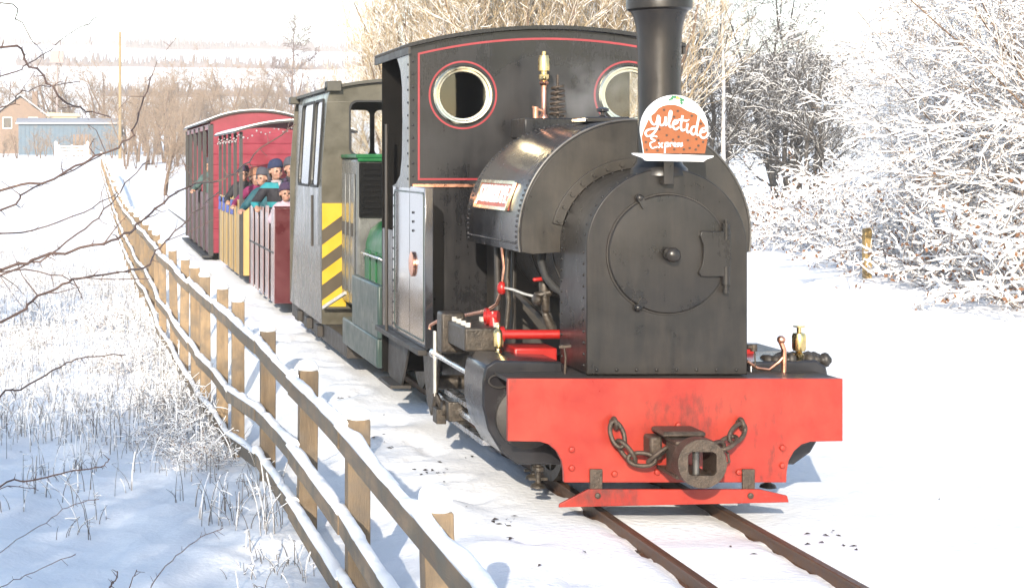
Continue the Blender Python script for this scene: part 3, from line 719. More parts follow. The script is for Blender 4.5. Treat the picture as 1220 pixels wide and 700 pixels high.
        b = MB(); b.cyl((CX+s*.915, 9.44, .655), (CX+s*.915, 10.34, .655), .017, n=14); b.cyl((CX+s*.915, 10.30, .655), (CX+s*.915, 10.38, .655), .03, n=14); b.build('valve_rod', 'steel', L, 40)
        b = MB(); b.cyl((CX+s*.80, 9.44, .33), (CX+s*.80, 10.25, .33), .022, n=14); b.build('piston_rod', 'steel', L, 40)
        for z in (.255, .405):
            b = MB(); b.bar((CX+s*.80, 9.46, z), (CX+s*.80, 10.5, z), .05, .03); b.build('slide_bar', 'steel', L, 30)
        b = MB(); b.box(min(CX+s*.74,CX+s*.88), max(CX+s*.74,CX+s*.88), 10.12, 10.34, .27, .39); b.lathe([(.05,-.02),(.05,.03),(.03,.05)], (CX+s*.88, 10.25, .33), 'x', 16); b.build('crosshead', 'greasy_metal', L, 30, bevel=.008)
        b = MB(); b.bar((CX+s*.83, 10.25, .33), (CX+s*.70, 11.5, .27), .03, .07); b.lathe([(.06,-.03),(.06,.03)], (CX+s*.70, 11.5, .27), 'x', 16); b.build('connecting_rod', 'steel', L, 30, bevel=.006)
        b = MB(); b.bar((CX+s*.87, 10.25, .30), (CX+s*.925, 10.30, .42), .03, .03); b.box(CX+s*.90-.03, CX+s*.90+.03, 10.22, 10.34, .24, .33); b.build('drop_link', 'greasy_metal', L, 30, bevel=.005)
        b = MB(); b.prism([(10.45,.62),(10.95,.62),(10.9,.45),(10.82,.30),(10.70,.22),(10.6,.35),(10.52,.5)], CX+s*.86-.012, CX+s*.86+.012, 'yz'); b.build('motion_bracket', 'greasy_metal', L, 30, bevel=.004)
        b = MB(); b.bar((CX+s*.89, 10.3, .68), (CX+s*.72, 10.28, .68), .04, .05); b.build('lever_bracket', 'greasy_metal', L, 30)
    # ---- pipes and fittings under the tank on the near side
    b = MB(); b.tube([P(512,392,10.5),P(513,387,10.5),P(520,383,10.45),P(545,377,10.3),P(580,370,10.1),P(592,362,10.0),P(598,345,9.95),P(601,318,9.95),P(598,292,9.95)], .011, 8); b.build('copper_pipe', 'copper', L, 60)
    b = MB(); b.tube([P(606,292,9.9),P(604,330,9.9),P(606,360,9.9),P(603,392,9.9)], .016, 8); b.build('steam_pipe', 'greasy_metal', L, 60)
    b = MB(); b.tube([P(592,290,10.2),P(593,340,10.2),P(592,400,10.2)], .02, 8); b.build('feed_pipe', 'frame_black', L, 60)
    b = MB(); b.sphere(P(598,343,9.93), (.03,.03,.04)); b.build('red_valve_wheel', 'pipe_red', L, 60)
    b = MB(); b.tube([P(602,343,9.9),P(612,345,9.8),P(625,350,9.7),P(637,353,9.6)], .008, 8); b.build('injector_feed_pipe', 'pale_steel', L, 60)
    b = MB(); b.sphere(P(640,357,9.58), (.03,.05,.035)); b.capsule(P(648,340,9.58), P(650,368,9.58), .03, .026); b.capsule(P(640,352,9.58), P(663,346,9.56), .022, .02); b.capsule(P(650,375,9.58), P(657,390,9.58), .02, .03); b.build('injector', 'greasy_metal', L, 50)
    b = MB(); b.capsule(P(637,333,9.55), P(647,332,9.55), .012, .012); b.build('injector_handle', 'pipe_red', L, 50)
    b = MB(); b.tube([P(647,296,9.5),P(645,312,9.5),P(650,330,9.48),P(660,342,9.45),P(672,350,9.42)], .022, 10); b.build('black_hose', 'rubber', L, 60)
    b = MB(); b.tube([P(612,300,10.1),P(611,392,10.1)], .018, 8); b.bar(P(612,345,10.1), P(655,388,9.75), .02, .03); b.build('pipe_stay', 'frame_black', L, 40)
    b = MB(); b.cyl(P(594,398,9.42), P(668,398,9.40), .026, n=16); b.cyl(P(594,398,9.42), P(600,398,9.42), .045, n=16); b.build('red_pipe', 'pipe_red', L, 40)
    b = MB(); b.cyl(P(578,377,9.66), P(594,377,9.62), .034, n=12); b.cyl(P(587,372,9.64), P(590,400,9.60), .03, n=12); b.cyl(P(578,377,9.66), P(582,377,9.66), .05, n=12); b.build('red_elbow', 'pipe_red', L, 40)
    b = MB(); b.tube([P(672,412,8.92),P(674,425,8.92),P(673,447,8.92)], .006, 6); b.bar(P(666,413,8.92), P(680,412,8.92), .014, .014); b.build('blower_cock', 'old_iron', L, 40)
    # right-hand fittings
    b = MB(); b.lathe([(.02,.71),(.02,.75),(.012,.76),(.026,.80),(.012,.815),(.03,.82),(.036,.835),(.036,.90),(.03,.915),(.012,.92),(.012,.945),(.03,.948),(.03,.955),(.004,.957)], (P(952,0,9.05)[0], 9.05, 0), 'z', 18); b.build('brass_lubricator', 'brass', L, 50)
    b = MB(); p = P(934,0,9.0); b.tube([(p[0],9.0,.70),(p[0],9.0,.83),(p[0]-.015,9.0,.87)], .014, 8); b.sphere((p[0]-.015,9.0,.885), .022); b.build('cock_pipe', 'copper', L, 50)
    b = MB(); b.cyl(P(890,413,8.98), P(900,413,8.98), .013); b.cyl(P(898,410,8.98), P(898,418,8.98), .018); b.tube([P(899,416,8.98),P(900,437,8.98)], .004, 6); b.build('test_cock', 'old_iron', L, 50)
    b = MB(); b.tube([P(890,430,9.0),P(902,438,9.0),P(916,440,9.0),P(928,431,9.0),P(934,424,9.0)], .010, 8); b.build('bent_pipe', 'copper', L, 60)
    b = MB(); r_ = np.random.default_rng(4)
    for k in range(26):
        t = k/25; x = P(914,0,9.1)[0] + t*.33
        b.sphere((x, 9.1+r_.normal(0,.03), .765+.01*math.sin(t*3.1)), (.03,.04,.022+.02*r_.random()), 7, 5)
    b.build('chest_lagging', 'frame_black', L, 60)
    # ---- buffer beam
    def nb(s): 
        return [(CX+s*.868,.715),(CX+s*.868,.392),(CX+s*.70,.389),(CX+s*.655,.375),(CX+s*.615,.34),(CX+s*.588,.29),(CX+s*.578,.235),(CX+s*.576,.178)]
    bp = list(reversed(nb(1)))[::-1]
    poly = nb(-1) + list(reversed(nb(1)))
    b = MB(); b.prism(poly, 8.70, 8.732); bm = b.build('buffer_beam', 'beam_red', L, 30, bevel=.003); tag(bm, 'bright red steel buffer beam')
    for u, v in ((732,564),(782.8,562),(880,562),(681,535),(681,557),(932,533),(932,554),(808,506)):
        p = P(u, v, 8.70); b = MB(); b.lathe([(.017,.002),(.017,-.006),(.013,-.012),(.004,-.014)], (p[0], 8.70, p[2]), 'y', 10); b.build('bolt', 'beam_red', bm, 40)
    b = MB(); b.box(CX-.55, CX+.55, 8.735, 8.80, .20, .66); b.build('beam_backing', 'frame_black', bm, 30)
    # rail guard
    g0 = 8.66
    poly = [P(666,604,g0),P(667,600,g0),P(701,582.5,g0),P(905,582.5,g0),P(938,590,g0),P(940,598,g0)]; poly = [(p[0], p[2]) for p in poly]
    b = MB(); b.prism(poly, g0, g0+.018); gd = b.build('rail_guard', 'guard_red', L, 30, bevel=.003)
    for u in (712, 894):
        p = P(u, 590, g0); b = MB(); b.box(p[0]-.032, p[0]+.032, g0+.02, g0+.036, .09, .25); b.lathe([(.016,0),(.016,-.008),(.006,-.012)], (p[0], g0, p[2]), 'y', 10); b.build('guard_strap', 'old_iron', gd, 30, bevel=.003)
    # coupling buffer
    cz2 = .345
    b = MB(); b.prism(circle(CX, cz2, .122, 36), 8.31, 8.40, holes=[rrect(CX-.070, CX+.070, cz2-.058, cz2+.058, .022)]); cb = b.build('coupling_buffer', 'old_iron', L, 40, bevel=.012); tag(cb, 'rusty round iron coupling buffer with square opening')
    b = MB(); b.box(CX-.10, CX-.085, 8.40, 8.55, cz2-.075, cz2+.075); b.box(CX+.085, CX+.10, 8.40, 8.55, cz2-.075, cz2+.075); b.box(CX-.10, CX+.10, 8.40, 8.70, cz2-.095, cz2-.075); b.box(CX-.10, CX+.10, 8.40, 8.70, cz2+.075, cz2+.095); b.build('buffer_pocket', 'old_iron', cb, 30, bevel=.006)
    b = MB(); b.cyl((CX-.015, 8.36, cz2-.09), (CX-.015, 8.36, cz2+.10), .017, n=12); b.build('coupling_pin', 'bead_grey', cb, 40)
    b = MB(); b.box(CX-.13, CX+.09, 8.50, 8.70, cz2+.098, cz2+.128); b.box(CX-.17, CX-.105, 8.58, 8.70, cz2-.03, cz2+.09); b.build('drawbar_block', 'old_iron', cb, 30, bevel=.016)
    # safety chains
    def chain(path, lr):
        pts = [Vector(p) for p in path]
        # resample
        seg = [(pts[i+1]-pts[i]).length for i in range(len(pts)-1)]; tot = sum(seg); n = max(2, round(tot/(lr*2.5)))
        def at(t):
            d = t*tot
            for i, s_ in enumerate(seg):
                if d <= s_ or i == len(seg)-1: return pts[i] + (pts[i+1]-pts[i])*(d/s_)
                d -= s_
        for k in range(n):
            a, c = at(k/n), at((k+1)/n); d = (c-a).normalized(); m = (a+c)/2
            w = d.cross(Vector((0,1,0))).normalized()
            ax = Vector((0,1,0)) if k % 2 == 0 else (w + Vector((0,.55,0))).normalized()
            ax = (ax - d*ax.dot(d)).normalized()
            b = MB(); b.torus(m, lr*.78, lr*.27, ax, 20, 7, (d, 2.0)); b.build('chain_link', 'old_iron', L, 60)
    chain([P(732,506,8.64),P(737,525,8.62),P(748,544,8.6),P(765,551,8.58),P(783,545,8.56),P(794,534,8.55)], .043)
    chain([P(884,509,8.64),P(873,522,8.6),P(861,532,8.56),P(848,536,8.5)], .043)
    for u, v in ((733,504),(884,505)):
        p = P(u, v, 8.66); b = MB(); b.torus((p[0],8.665,p[2]), .026, .012, (1,0,.2), 16, 7); b.sphere((p[0]-.012,8.675,p[2]+.006),.016); b.build('chain_eye', 'old_iron', L, 60)
    p = P(868,546,8.6); b = MB(); b.tube([(p[0]-.02,8.68,p[2]+.06),(p[0]+.01,8.63,p[2]+.02),(p[0]+.012,8.62,p[2]-.02),(p[0]-.01,8.62,p[2]-.03)], .006, 6); b.build('coupling_hook', 'old_iron', L, 60)
    return L
steam_loco()

# ------------------------------------------------------------------ headboard
def headboard():
    Y = 8.75
    def Z2(x, z): p = P(740 + x/6.36, 100 + z/6.36, Y); return (p[0], p[2])
    Hb = thing('christmas_headboard', (CX, Y, 1.80), 'painted Christmas pudding headboard reading Yuletide Express on the smokebox top', 'headboard')
    arc = [(400 + 258*math.cos(R(a)), 343 - 258*math.sin(R(a))) for a in np.linspace(-14, 194, 48)]
    bd = [Z2(632, 527)] + [Z2(*p) for p in arc] + [Z2(168, 527)]
    b = MB(); b.prism(bd, Y-.006, Y+.006); b.build('board', 'board_white', Hb, 30, bevel=.002)
    og = [(152,405),(166,355),(190,300),(215,246),(250,222),(280,185),(315,166),(350,159),(400,158),(450,175),(500,205),(560,225),(600,265),(630,310),(646,352),(652,405),(630,527),(170,527)]
    b = MB(); b.prism([Z2(*p) for p in og], Y-.010, Y-.0062); b.build('pudding_panel', 'pudding', Hb, 30)
    b = MB(); r_ = np.random.default_rng(11)
    for x, z in ((320,198),(424,206),(530,242),(598,302),(396,250),(285,345),(340,390),(388,422),(430,402),(500,428),(565,418),(580,468),(515,487),(560,498),(397,497),(276,428),(182,440),(188,500),(270,505),(470,497),(615,440)):
        q = [Z2(x + 8.5*math.cos(t)*(1+.3*r_.random()), z + 8*math.sin(t)*(1+.3*r_.random())) for t in np.linspace(0, 5.5, 7)]
        b.prism(q, Y-.012, Y-.0101)
    b.build('currants', 'currant', Hb, 30)
    def stroke(b, pts, w):
        P3 = [Vector(p) for p in pts]; out = []
        for i in range(len(P3)-1):
            p0 = P3[max(i-1,0)]; p1 = P3[i]; p2 = P3[i+1]; p3 = P3[min(i+2,len(P3)-1)]
            for t in np.linspace(0, 1, 6)[:-1]:
                out.append(.5*((2*p1)+(-p0+p2)*t+(2*p0-5*p1+4*p2-p3)*t*t+(-p0+3*p1-3*p2+p3)*t**3))
        out.append(P3[-1])
        q = [Z2(p.x, p.y) for p in out]
        b.tube([(x, Y-.014, z) for x, z in q], w/6.36*Y/F, 6)
    b = MB()
    for s_ in ([(212,236),(216,275),(235,306),(258,300),(275,238)], [(275,238),(268,330),(232,382),(195,398),(178,376),(195,350),(262,335)],
               [(286,252),(284,296),(300,316),(322,298),(330,250)],[(330,250),(328,300),(336,318)], [(345,312),(368,262),(374,216),(364,210),(354,262),(358,318),(372,330)],
               [(380,312),(416,298),(418,278),(396,282),(384,318),(404,346),(432,330)], [(458,240),(446,315),(454,354),(476,346)], [(428,272),(462,276),(494,280)],
               [(496,300),(490,348),(500,370),(516,358)], [(500,272),(503,276)], [(562,326),(534,328),(521,362),(538,386),(562,366)], [(582,246),(566,330),(562,372),(576,392)],
               [(592,370),(632,358),(632,336),(604,344),(590,384),(610,410),(640,400),(654,372)]):
        stroke(b, s_, 8.5)
    b.build('yuletide_lettering', 'board_white', Hb, 60)
    b = MB()
    for s_ in ([(266,402),(240,394),(218,414),(250,430),(214,450),(226,486),(268,476)], [(278,446),(308,484)], [(308,446),(278,484)], [(330,444),(326,482),(324,522)], [(330,448),(350,448),(348,474),(330,474)],
               [(366,476),(366,450),(384,448)], [(392,464),(410,458),(398,447),(389,466),(410,476)], [(434,448),(419,455),(433,466),(419,476)], [(458,448),(443,455),(457,466),(442,476)]):
        stroke(b, s_, 6.2)
    b.build('express_lettering', 'board_white', Hb, 60)
    b = MB()
    for cx_, cz_, an in ((375,115,-30),(398,98,10),(458,118,35),(452,140,75)):
        leaf = [(cx_ + 22*math.cos(t)*math.cos(R(an)) - 9*math.sin(t)*(1+.4*math.cos(5*t))*math.sin(R(an)), cz_ + 22*math.cos(t)*math.sin(R(an)) + 9*math.sin(t)*(1+.4*math.cos(5*t))*math.cos(R(an))) for t in np.linspace(0, 2*math.pi, 25)[:-1]]
        b.prism([Z2(*p) for p in leaf], Y-.010, Y-.0062)
    b.build('holly_leaf', 'holly_green', Hb, 30)
    b = MB(); 
    for x, z in ((424,98),(432,108),(418,110)): p = Z2(x, z); b.sphere((p[0], Y-.008, p[1]), .006, 8, 6)
    b.build('holly_berry', 'berry', Hb, 60)
    pl = [Z2(80,524),(Z2(694,544)),Z2(690,556),Z2(640,572),Z2(618,590),Z2(180,582),Z2(155,560),Z2(85,536)]
    b = MB(); b.prism(pl, Y-.018, Y+.012); b.build('plate', 'board_white', Hb, 30, bevel=.003)
    p = P(798, 0, Y); b = MB(); b.box(p[0]-.026, p[0]+.026, Y+.014, Y+.022, 1.72, 1.95); b.box(p[0]-.026, p[0]+.026, Y+.022, 8.827, 1.72, 1.735); b.build('bracket', 'smokebox_black', Hb, 30, bevel=.003)
headboard()

# ------------------------------------------------------------------ diesel shunter
def diesel():
    D = thing('diesel_shunter', (CX, 16, 0), 'grey diesel shunting locomotive with yellow chevrons coupled behind the black engine', 'locomotive')
    hw = .84; yf = 16.1; yr = 18.75; zt = 2.57
    def face(y0, y1, holes, name, m):
        pl = [(CX-hw,.27),(CX+hw,.27),(CX+hw,1.75),(CX+hw-.05,2.40),(CX+hw-.09,zt-.02),(CX,zt+.03),(CX-hw+.09,zt-.02),(CX-hw+.05,2.40),(CX-hw,1.75)]
        b = MB(); b.prism(pl, y0, y1, holes=holes); return b.build(name, m, D, 30, bevel=.004)
    win = [(CX-.58,CX-.27),(CX+.27,CX+.58)]
    def wx(u): return P(u,0,yf)[0]
    holes = [rrect(wx(418), wx(474), 1.90, 2.40, .07), rrect(CX+.20, CX+.62, 1.90, 2.40, .07)]
    cf = face(yf, yf+.03, holes, 'cab_front', 'diesel_front')
    cr = face(yr-.03, yr, [rrect(2.54, 3.05, 1.9, 2.4, .06), rrect(3.10, 3.66, 1.9, 2.4, .06)], 'cab_rear', 'diesel_front')
    for h in holes:
        b = MB(); b.prism(h, yf+.010, yf+.016); b.build('window_pane', 'window_glass', cf, 30)
        b = MB(); xs = [p[0] for p in h]; zs = [p[1] for p in h]; b.prism(rrect(min(xs)-.018,max(xs)+.018,min(zs)-.018,max(zs)+.018,.075), yf-.006, yf, holes=[h]); b.build('window_seal', 'rubber', cf, 30)
    for s in (-1, 1):
        # side sheet with two tall windows, leaning in above the waist
        def sy(u): return F*2.16/(u-U0)
        hs = [rrect(sy(368.5), sy(356), 1.60, 2.42, .06), rrect(sy(379), sy(370.3), 1.60, 2.42, .06)]
        b = MB(); b.prism([(yf+.03,.27),(yr-.03,.27),(yr-.03,2.545),(yf+.03,2.545)], 0, .02, 'yz', holes=hs)
        def lean(p):
            x, y, z = p; off = 0 if z < 1.75 else (.05*(z-1.75)/.65 if z < 2.40 else .05+.04*(z-2.40)/.15)
            return (CX + s*(hw-.002-off-x), y, z)
        b.v = [lean(p) for p in b.v]; sd = b.build('cab_side', 'diesel_grey', D, 30); tag(sd, 'silvery grey cab side with two tall windows')
        for h in hs:
            b = MB(); b.prism(h, .006, .012, 'yz'); b.v = [lean(p) for p in b.v]; b.build('window_pane', 'window_glass', sd, 30)
            ys = [p[0] for p in h]; b = MB(); b.prism(rrect(min(ys)-.03,max(ys)+.03,1.575,2.445,.07), -.012, .0, 'yz', holes=[h]); b.v = [lean(p) for p in b.v]; b.build('window_seal', 'rubber', sd, 30)
        b = MB(); b.tube([(CX+s*(hw+.04), yf+.4, 1.0),(CX+s*(hw+.04), yf+.4, 1.5)], .014, 8); b.build('grab_rail', 'frame_black', sd, 40)
    roof = [(CX+x, zt+.06-.09*(abs(x)/.80)**2.2) for x in np.linspace(-.80,.80,21)] + [(CX+x, zt+.03-.09*(abs(x)/.80)**2.2) for x in np.linspace(.80,-.80,21)]
    b = MB(); b.prism(roof, yf-.06, yr+.06); rf = b.build('cab_roof', 'diesel_roof', D, 30)
    b = MB(); b.box(CX-.80, CX-.66, yf-.09, yf+.1, 2.50, 2.60); b.build('marker_lamp', 'diesel_roof', rf, 30, bevel=.01)
    b = MB(); b.box(CX-.86, CX-.76, yr-.25, yr-.05, 2.46, 2.54); b.build('rear_lamp', 'diesel_roof', rf, 30, bevel=.01)
    # chevron panel
    x0, x1 = wx(383.6), wx(412); z0, z1 = P(0,365,yf)[2], P(0,242,yf)[2]
    b = MB(); b.box(x0, x1, yf-.004, yf, z0, z1); cp = b.build('chevron_panel', 'hazard_dark', cf, 30); tag(cp, 'yellow and dark brown hazard stripes')
    def band(pl):
        b = MB(); b.prism(pl, yf-.007, yf-.0042); b.build('yellow_stripe', 'hazard_yellow', cp, 30)
    w = x1-x0; hgt = z1-z0
    band([(x0,z1),(x0,z1-.26),(x1,z1-.09),(x1,z1)])
    for k in range(2):
        zb = z1 - .40 - k*.255
        band([(x0,zb-.13),(x0,zb),(x1,zb+.17),(x1,zb+.04)])
    band([(x0,z0),(x0,z0+.06),(x1,z0+.23),(x1,z0)])
    # hood and nose
    b = MB(); b.box(2.35, 3.65, 15.16, 16.09, .50, 1.86); hd = b.build('hood', 'diesel_grey', D, 30, bevel=.03); tag(hd, 'tall grey engine hood with black radiator')
    b = MB(); b.box(2.355, 3.645, 15.13, 15.158, 1.83, 1.90); b.box(2.34,3.66,15.12,16.09,1.862,1.90); b.build('hood_cap', 'diesel_green', hd, 30, bevel=.01)
    b = MB(); b.box(2.37, 3.63, 15.125, 15.158, 1.33, 1.82); gr = b.build('radiator', 'radiator_black', hd, 30)
    for k in range(9):
        b = MB(); b.box(2.40, 3.60, 15.11, 15.124, 1.36+k*.05, 1.375+k*.05); b.build('radiator_slat', 'radiator_black', gr, 30)
    for y in (15.35, 15.62, 15.88):
        b = MB(); b.box(2.335, 2.349, y-.1, y+.1, .62, 1.72); dr = b.build('hood_door', 'diesel_grey', hd, 30, bevel=.006)
        b = MB(); b.bar((2.325,y-.07,1.15),(2.325,y-.07,1.27),.02,.02); b.build('door_latch', 'frame_black', dr, 30)
    nose = [(2.42,.50),(2.42,1.10),(2.46,1.22),(2.54,1.29),(2.66,1.325),(3.34,1.325),(3.46,1.29),(3.54,1.22),(3.58,1.10),(3.58,.50)]
    b = MB(); b.prism(nose, 14.0, 15.12); ns = b.build('nose', 'diesel_green', D, 40, bevel=.03)
    for y in (14.25, 14.6, 14.93):
        b = MB(); b.box(2.405, 2.419, y-.13, y+.13, .55, 1.05); b.build('nose_door', 'diesel_green', ns, 30, bevel=.006)
    b = MB(); b.tube([(2.40,14.05,1.0),(2.37,14.05,1.02),(2.37,15.0,1.02),(2.40,15.0,1.0)], .012, 8); b.build('nose_rail', 'steel', ns, 50)
    b = MB(); b.box(2.16, 3.84, 12.95, 14.75, .24, .47); fr = b.build('side_frame', 'frame_green', D, 30, bevel=.015)
    b = MB(); b.box(2.20, 3.80, 14.76, 18.9, .10, .27); b.build('underframe', 'frame_black', D, 30, bevel=.01)
    b = MB(); b.box(2.16, 2.22, 12.9, 14.2, .47, .88); b.build('battery_box', 'frame_green', D, 30, bevel=.015)
    for y in (16.4, 17.2, 18.0):
        b = MB(); b.box(2.14, 2.2, y-.12, y+.12, .13, .24); b.build('axlebox_guide', 'frame_black', D, 30, bevel=.008)
    b = MB(); b.bar((2.16,16.0,.44),(2.3,15.5,.62),.02,.03); b.build('brake_rod', 'pale_steel', D, 30)
    for y in (13.6, 17.6):
        for s in (-1,1):
            b = MB(); b.lathe([(.30,-.03),(.30,.03),(.1,.05)], (CX+s*.345, y, .30), 'x', 28); b.build('wheel', 'greasy_metal', D, 30)
        b = MB(); b.cyl((CX-.5,y,.30),(CX+.5,y,.30),.04); b.build('axle', 'greasy_metal', D, 30)
    b = MB(); b.box(CX-.05, CX+.05, 12.5, 12.97, .30, .38); b.build('drawbar', 'old_iron', D, 30)
diesel()

# ------------------------------------------------------------------ passenger cars
def running_gear(T, ys, y0, y1, z=.30):
    for s in (-1,1):
        b = MB(); b.box(CX+s*.55-.04, CX+s*.55+.04, y0+.05, y1-.05, z-.12, z); b.build('sole_bar', 'coach_black', T, 30)
        for y in ys:
            b = MB(); b.lathe([(.20,-.03),(.20,.03),(.08,.045)], (CX+s*.345, y, .20), 'x', 24); b.build('wheel', 'greasy_metal', T, 30)
            b = MB(); b.box(CX+s*.62-.06, CX+s*.62+.06, y-.12, y+.12, .12, .27); b.build('axle_box', 'coach_black', T, 30, bevel=.01)
            b = MB(); b.bar((CX+s*.63,y-.35,.2),(CX+s*.63,y,.27),.06,.04); b.bar((CX+s*.63,y+.35,.2),(CX+s*.63,y,.27),.06,.04); b.build('leaf_spring', 'coach_black', T, 30)
    for y in ys:
        b = MB(); b.cyl((CX-.5,y,.20),(CX+.5,y,.20),.035); b.build('axle', 'greasy_metal', T, 30)
    b = MB(); b.box(CX-.06, CX+.06, y0-.25, y0+.05, .2, .28); b.build('drawbar', 'old_iron', T, 30)
def maroon_car():
    y0, y1 = 20.4, 23.8; hw = .84
    T = thing('open_passenger_car', (CX, 22, 0), 'small open maroon passenger car with children leaning out', 'railway carriage')
    running_gear(T, (21.1, 23.1), y0, y1)
    b = MB(); b.box(CX-hw+.02, CX+hw-.02, y0+.03, y1-.03, .30, .35); b.build('floor', 'coach_black', T, 30)
    for s in (-1,1):
        b = MB(); b.box(min(CX+s*(hw-.045),CX+s*(hw-.03)), max(CX+s*(hw-.045),CX+s*(hw-.016)), y0+.03, y1-.03, .12, 1.22); sd = b.build('side_panel', 'maroon', T, 30)
        n = 5; w = (y1-y0)/n
        for k in range(n):
            ya = y0 + k*w
            b = MB(); b.box(min(CX+s*(hw-.014),CX+s*hw), max(CX+s*(hw-.014),CX+s*hw), ya+.04, ya+w-.26, .10, 1.24 + (.03 if k % 2 else 0)); b.build('batten', 'batten_pale_sheen', sd, 30, bevel=.008)
        b = MB(); b.box(CX+s*(hw-.01)-.012, CX+s*(hw-.01)+.022, y0+.05, y1-.05, .70, .725); b.build('side_strap', 'coach_black', sd, 30)
        for y in (y0+.05, y1-.06):
            b = MB(); b.box(CX+s*(hw-.03)-.018, CX+s*(hw-.03)+.018, y-.018, y+.018, .3, 1.28); b.build('corner_post', 'coach_black', T, 30)
    for y, h in ((y0, 1.26), (y1-.03, 1.26)):
        b = MB(); b.box(CX-hw+.005, CX+hw-.005, y, y+.028, .10, h); e = b.build('end_panel', 'maroon', T, 30, bevel=.006)
        b = MB(); b.box(CX-hw, CX+hw, y-.008, y+.036, h, h+.022); b.build('top_rail', 'maroon', e, 30, bevel=.005)
    b = MB(); b.cyl((2.44, y0-.02, 1.26), (2.44, y0-.02, 2.2), .011, n=8); b.build('pole', 'coach_black', T, 30)
    for k, y in enumerate((21.75, 23.2)):
        b = MB(); b.box(CX-.35, CX+.75, y, y+.35, .70, .75); b.box(CX-.35, CX+.75, y+.33, y+.36, .36, 1.1); b.build('bench', 'crimson_dark', T, 30, bevel=.01)
maroon_car()
def yellow_car():
    y0, y1 = 25.3, 29.6; hw = .84
    T = thing('roofed_passenger_car', (CX, 27.5, 0), 'cream yellow passenger car with dark posts and a snowy roof', 'railway carriage')
    running_gear(T, (26.2, 28.7), y0, y1)
    b = MB(); b.box(CX-hw+.02, CX+hw-.02, y0+.03, y1-.03, .30, .35); b.build('floor', 'coach_black', T, 30)
    for s in (-1,1):
        b = MB(); b.box(min(CX+s*(hw-.045),CX+s*(hw-.03)), max(CX+s*(hw-.045),CX+s*(hw-.014)), y0+.03, y1-.03, .12, 1.20); sd = b.build('side_panel', 'leaf_brown', T, 30)
        n = 5; w = (y1-y0)/n
        for k in range(n):
            b = MB(); b.box(min(CX+s*(hw-.012),CX+s*hw), max(CX+s*(hw-.012),CX+s*hw), y0+k*w+.02, y0+(k+1)*w-.14, .10, 1.24); b.build('plank', 'cream_yellow', sd, 30, bevel=.006)
        if s < 0:
            for k in range(4):
                y = y0+1.2+k*.85; b = MB(); c = (CX-hw-.02, y, 1.15)
                b.sphere(c, .03, 8, 6)
                for q in (-1,1):
                    b.sphere((c[0]-.005, c[1]+q*.10, c[2]+.03), (.018,.10,.045), 8, 6); b.bar(c, (c[0]-.01, c[1]+q*.06, c[2]-.16), .02, .04, (1,0,0))
                b.build('ribbon_bow', 'bow_blue', T, 60)
        for y in (y0+.03, 26.4, 27.5, 28.55, y1-.03):
            b = MB(); b.box(CX+s*(hw-.02)-.025, CX+s*(hw-.02)+.025, y-.025, y+.025, .1, 2.27); b.build('post', 'coach_black', T, 30)
    b = MB(); b.box(CX-hw+.03, CX+hw-.03, y0-.0, y0+.028, .10, 1.22); b.build('end_panel', 'cream_yellow', T, 30, bevel=.006)
    b = MB(); b.box(CX-hw+.03, CX+hw-.03, y1-.03, y1, .10, 1.22); b.build('end_panel', 'cream_yellow', T, 30, bevel=.006)
    b = MB(); b.box(CX-hw+.02, CX-hw+.05, y0-.012, y0-.002, .1, 1.22); b.box(CX-hw+.02, CX+hw-.02, y0-.012, y0-.002, 1.225, 1.25); b.build('end_trim', 'coach_black', T, 30)
    def rz(x): return 2.41 - .16*(abs(x)/.92)**2.0
    for nm, m, t0, t1, ya, yb in (('roof','coach_black',0,.03,y0-.12,y1+.1),):
        pl = [(CX+x, rz(x)+t1) for x in np.linspace(-.92,.92,25)] + [(CX+x, rz(x)+t0) for x in np.linspace(.92,-.92,25)]
        b = MB(); b.prism(pl, ya, yb); rf = b.build(nm, m, T, 30)
    pl = [(CX+x, rz(x)+.05) for x in np.linspace(-.88,.88,25)] + [(CX+x, rz(x)+.0305) for x in np.linspace(.92,-.92,25)]
    b = MB(); b.prism(pl, y0-.04, y1+.08); b.build('roof_snow', 'snow_cap', rf, 60)
    r_ = np.random.default_rng(8); b = MB()
    for k in range(26):
        x = CX-.86+k*.066; z = rz(x-CX)-.05-.09*abs(math.sin(k*.75)); b.sphere((x, y0-.1, z), .011+.007*r_.random(), 7, 5)
    for k in range(30):
        y = y0 + k*.14; b.sphere((CX-.88, y, 2.20-.08*abs(math.sin(k*.7))), .011+.007*r_.random(), 7, 5)
    tag(b.build('garland', 'garland_white', T, 60), kind='stuff')
    for y in (26.2, 27.7, 28.9):
        b = MB(); b.box(CX-.4, CX+.75, y, y+.38, .70, .75); b.box(CX-.4, CX+.75, y+.36, y+.39, .36, 1.12); b.build('bench', 'crimson_dark', T, 30, bevel=.01)
yellow_car()
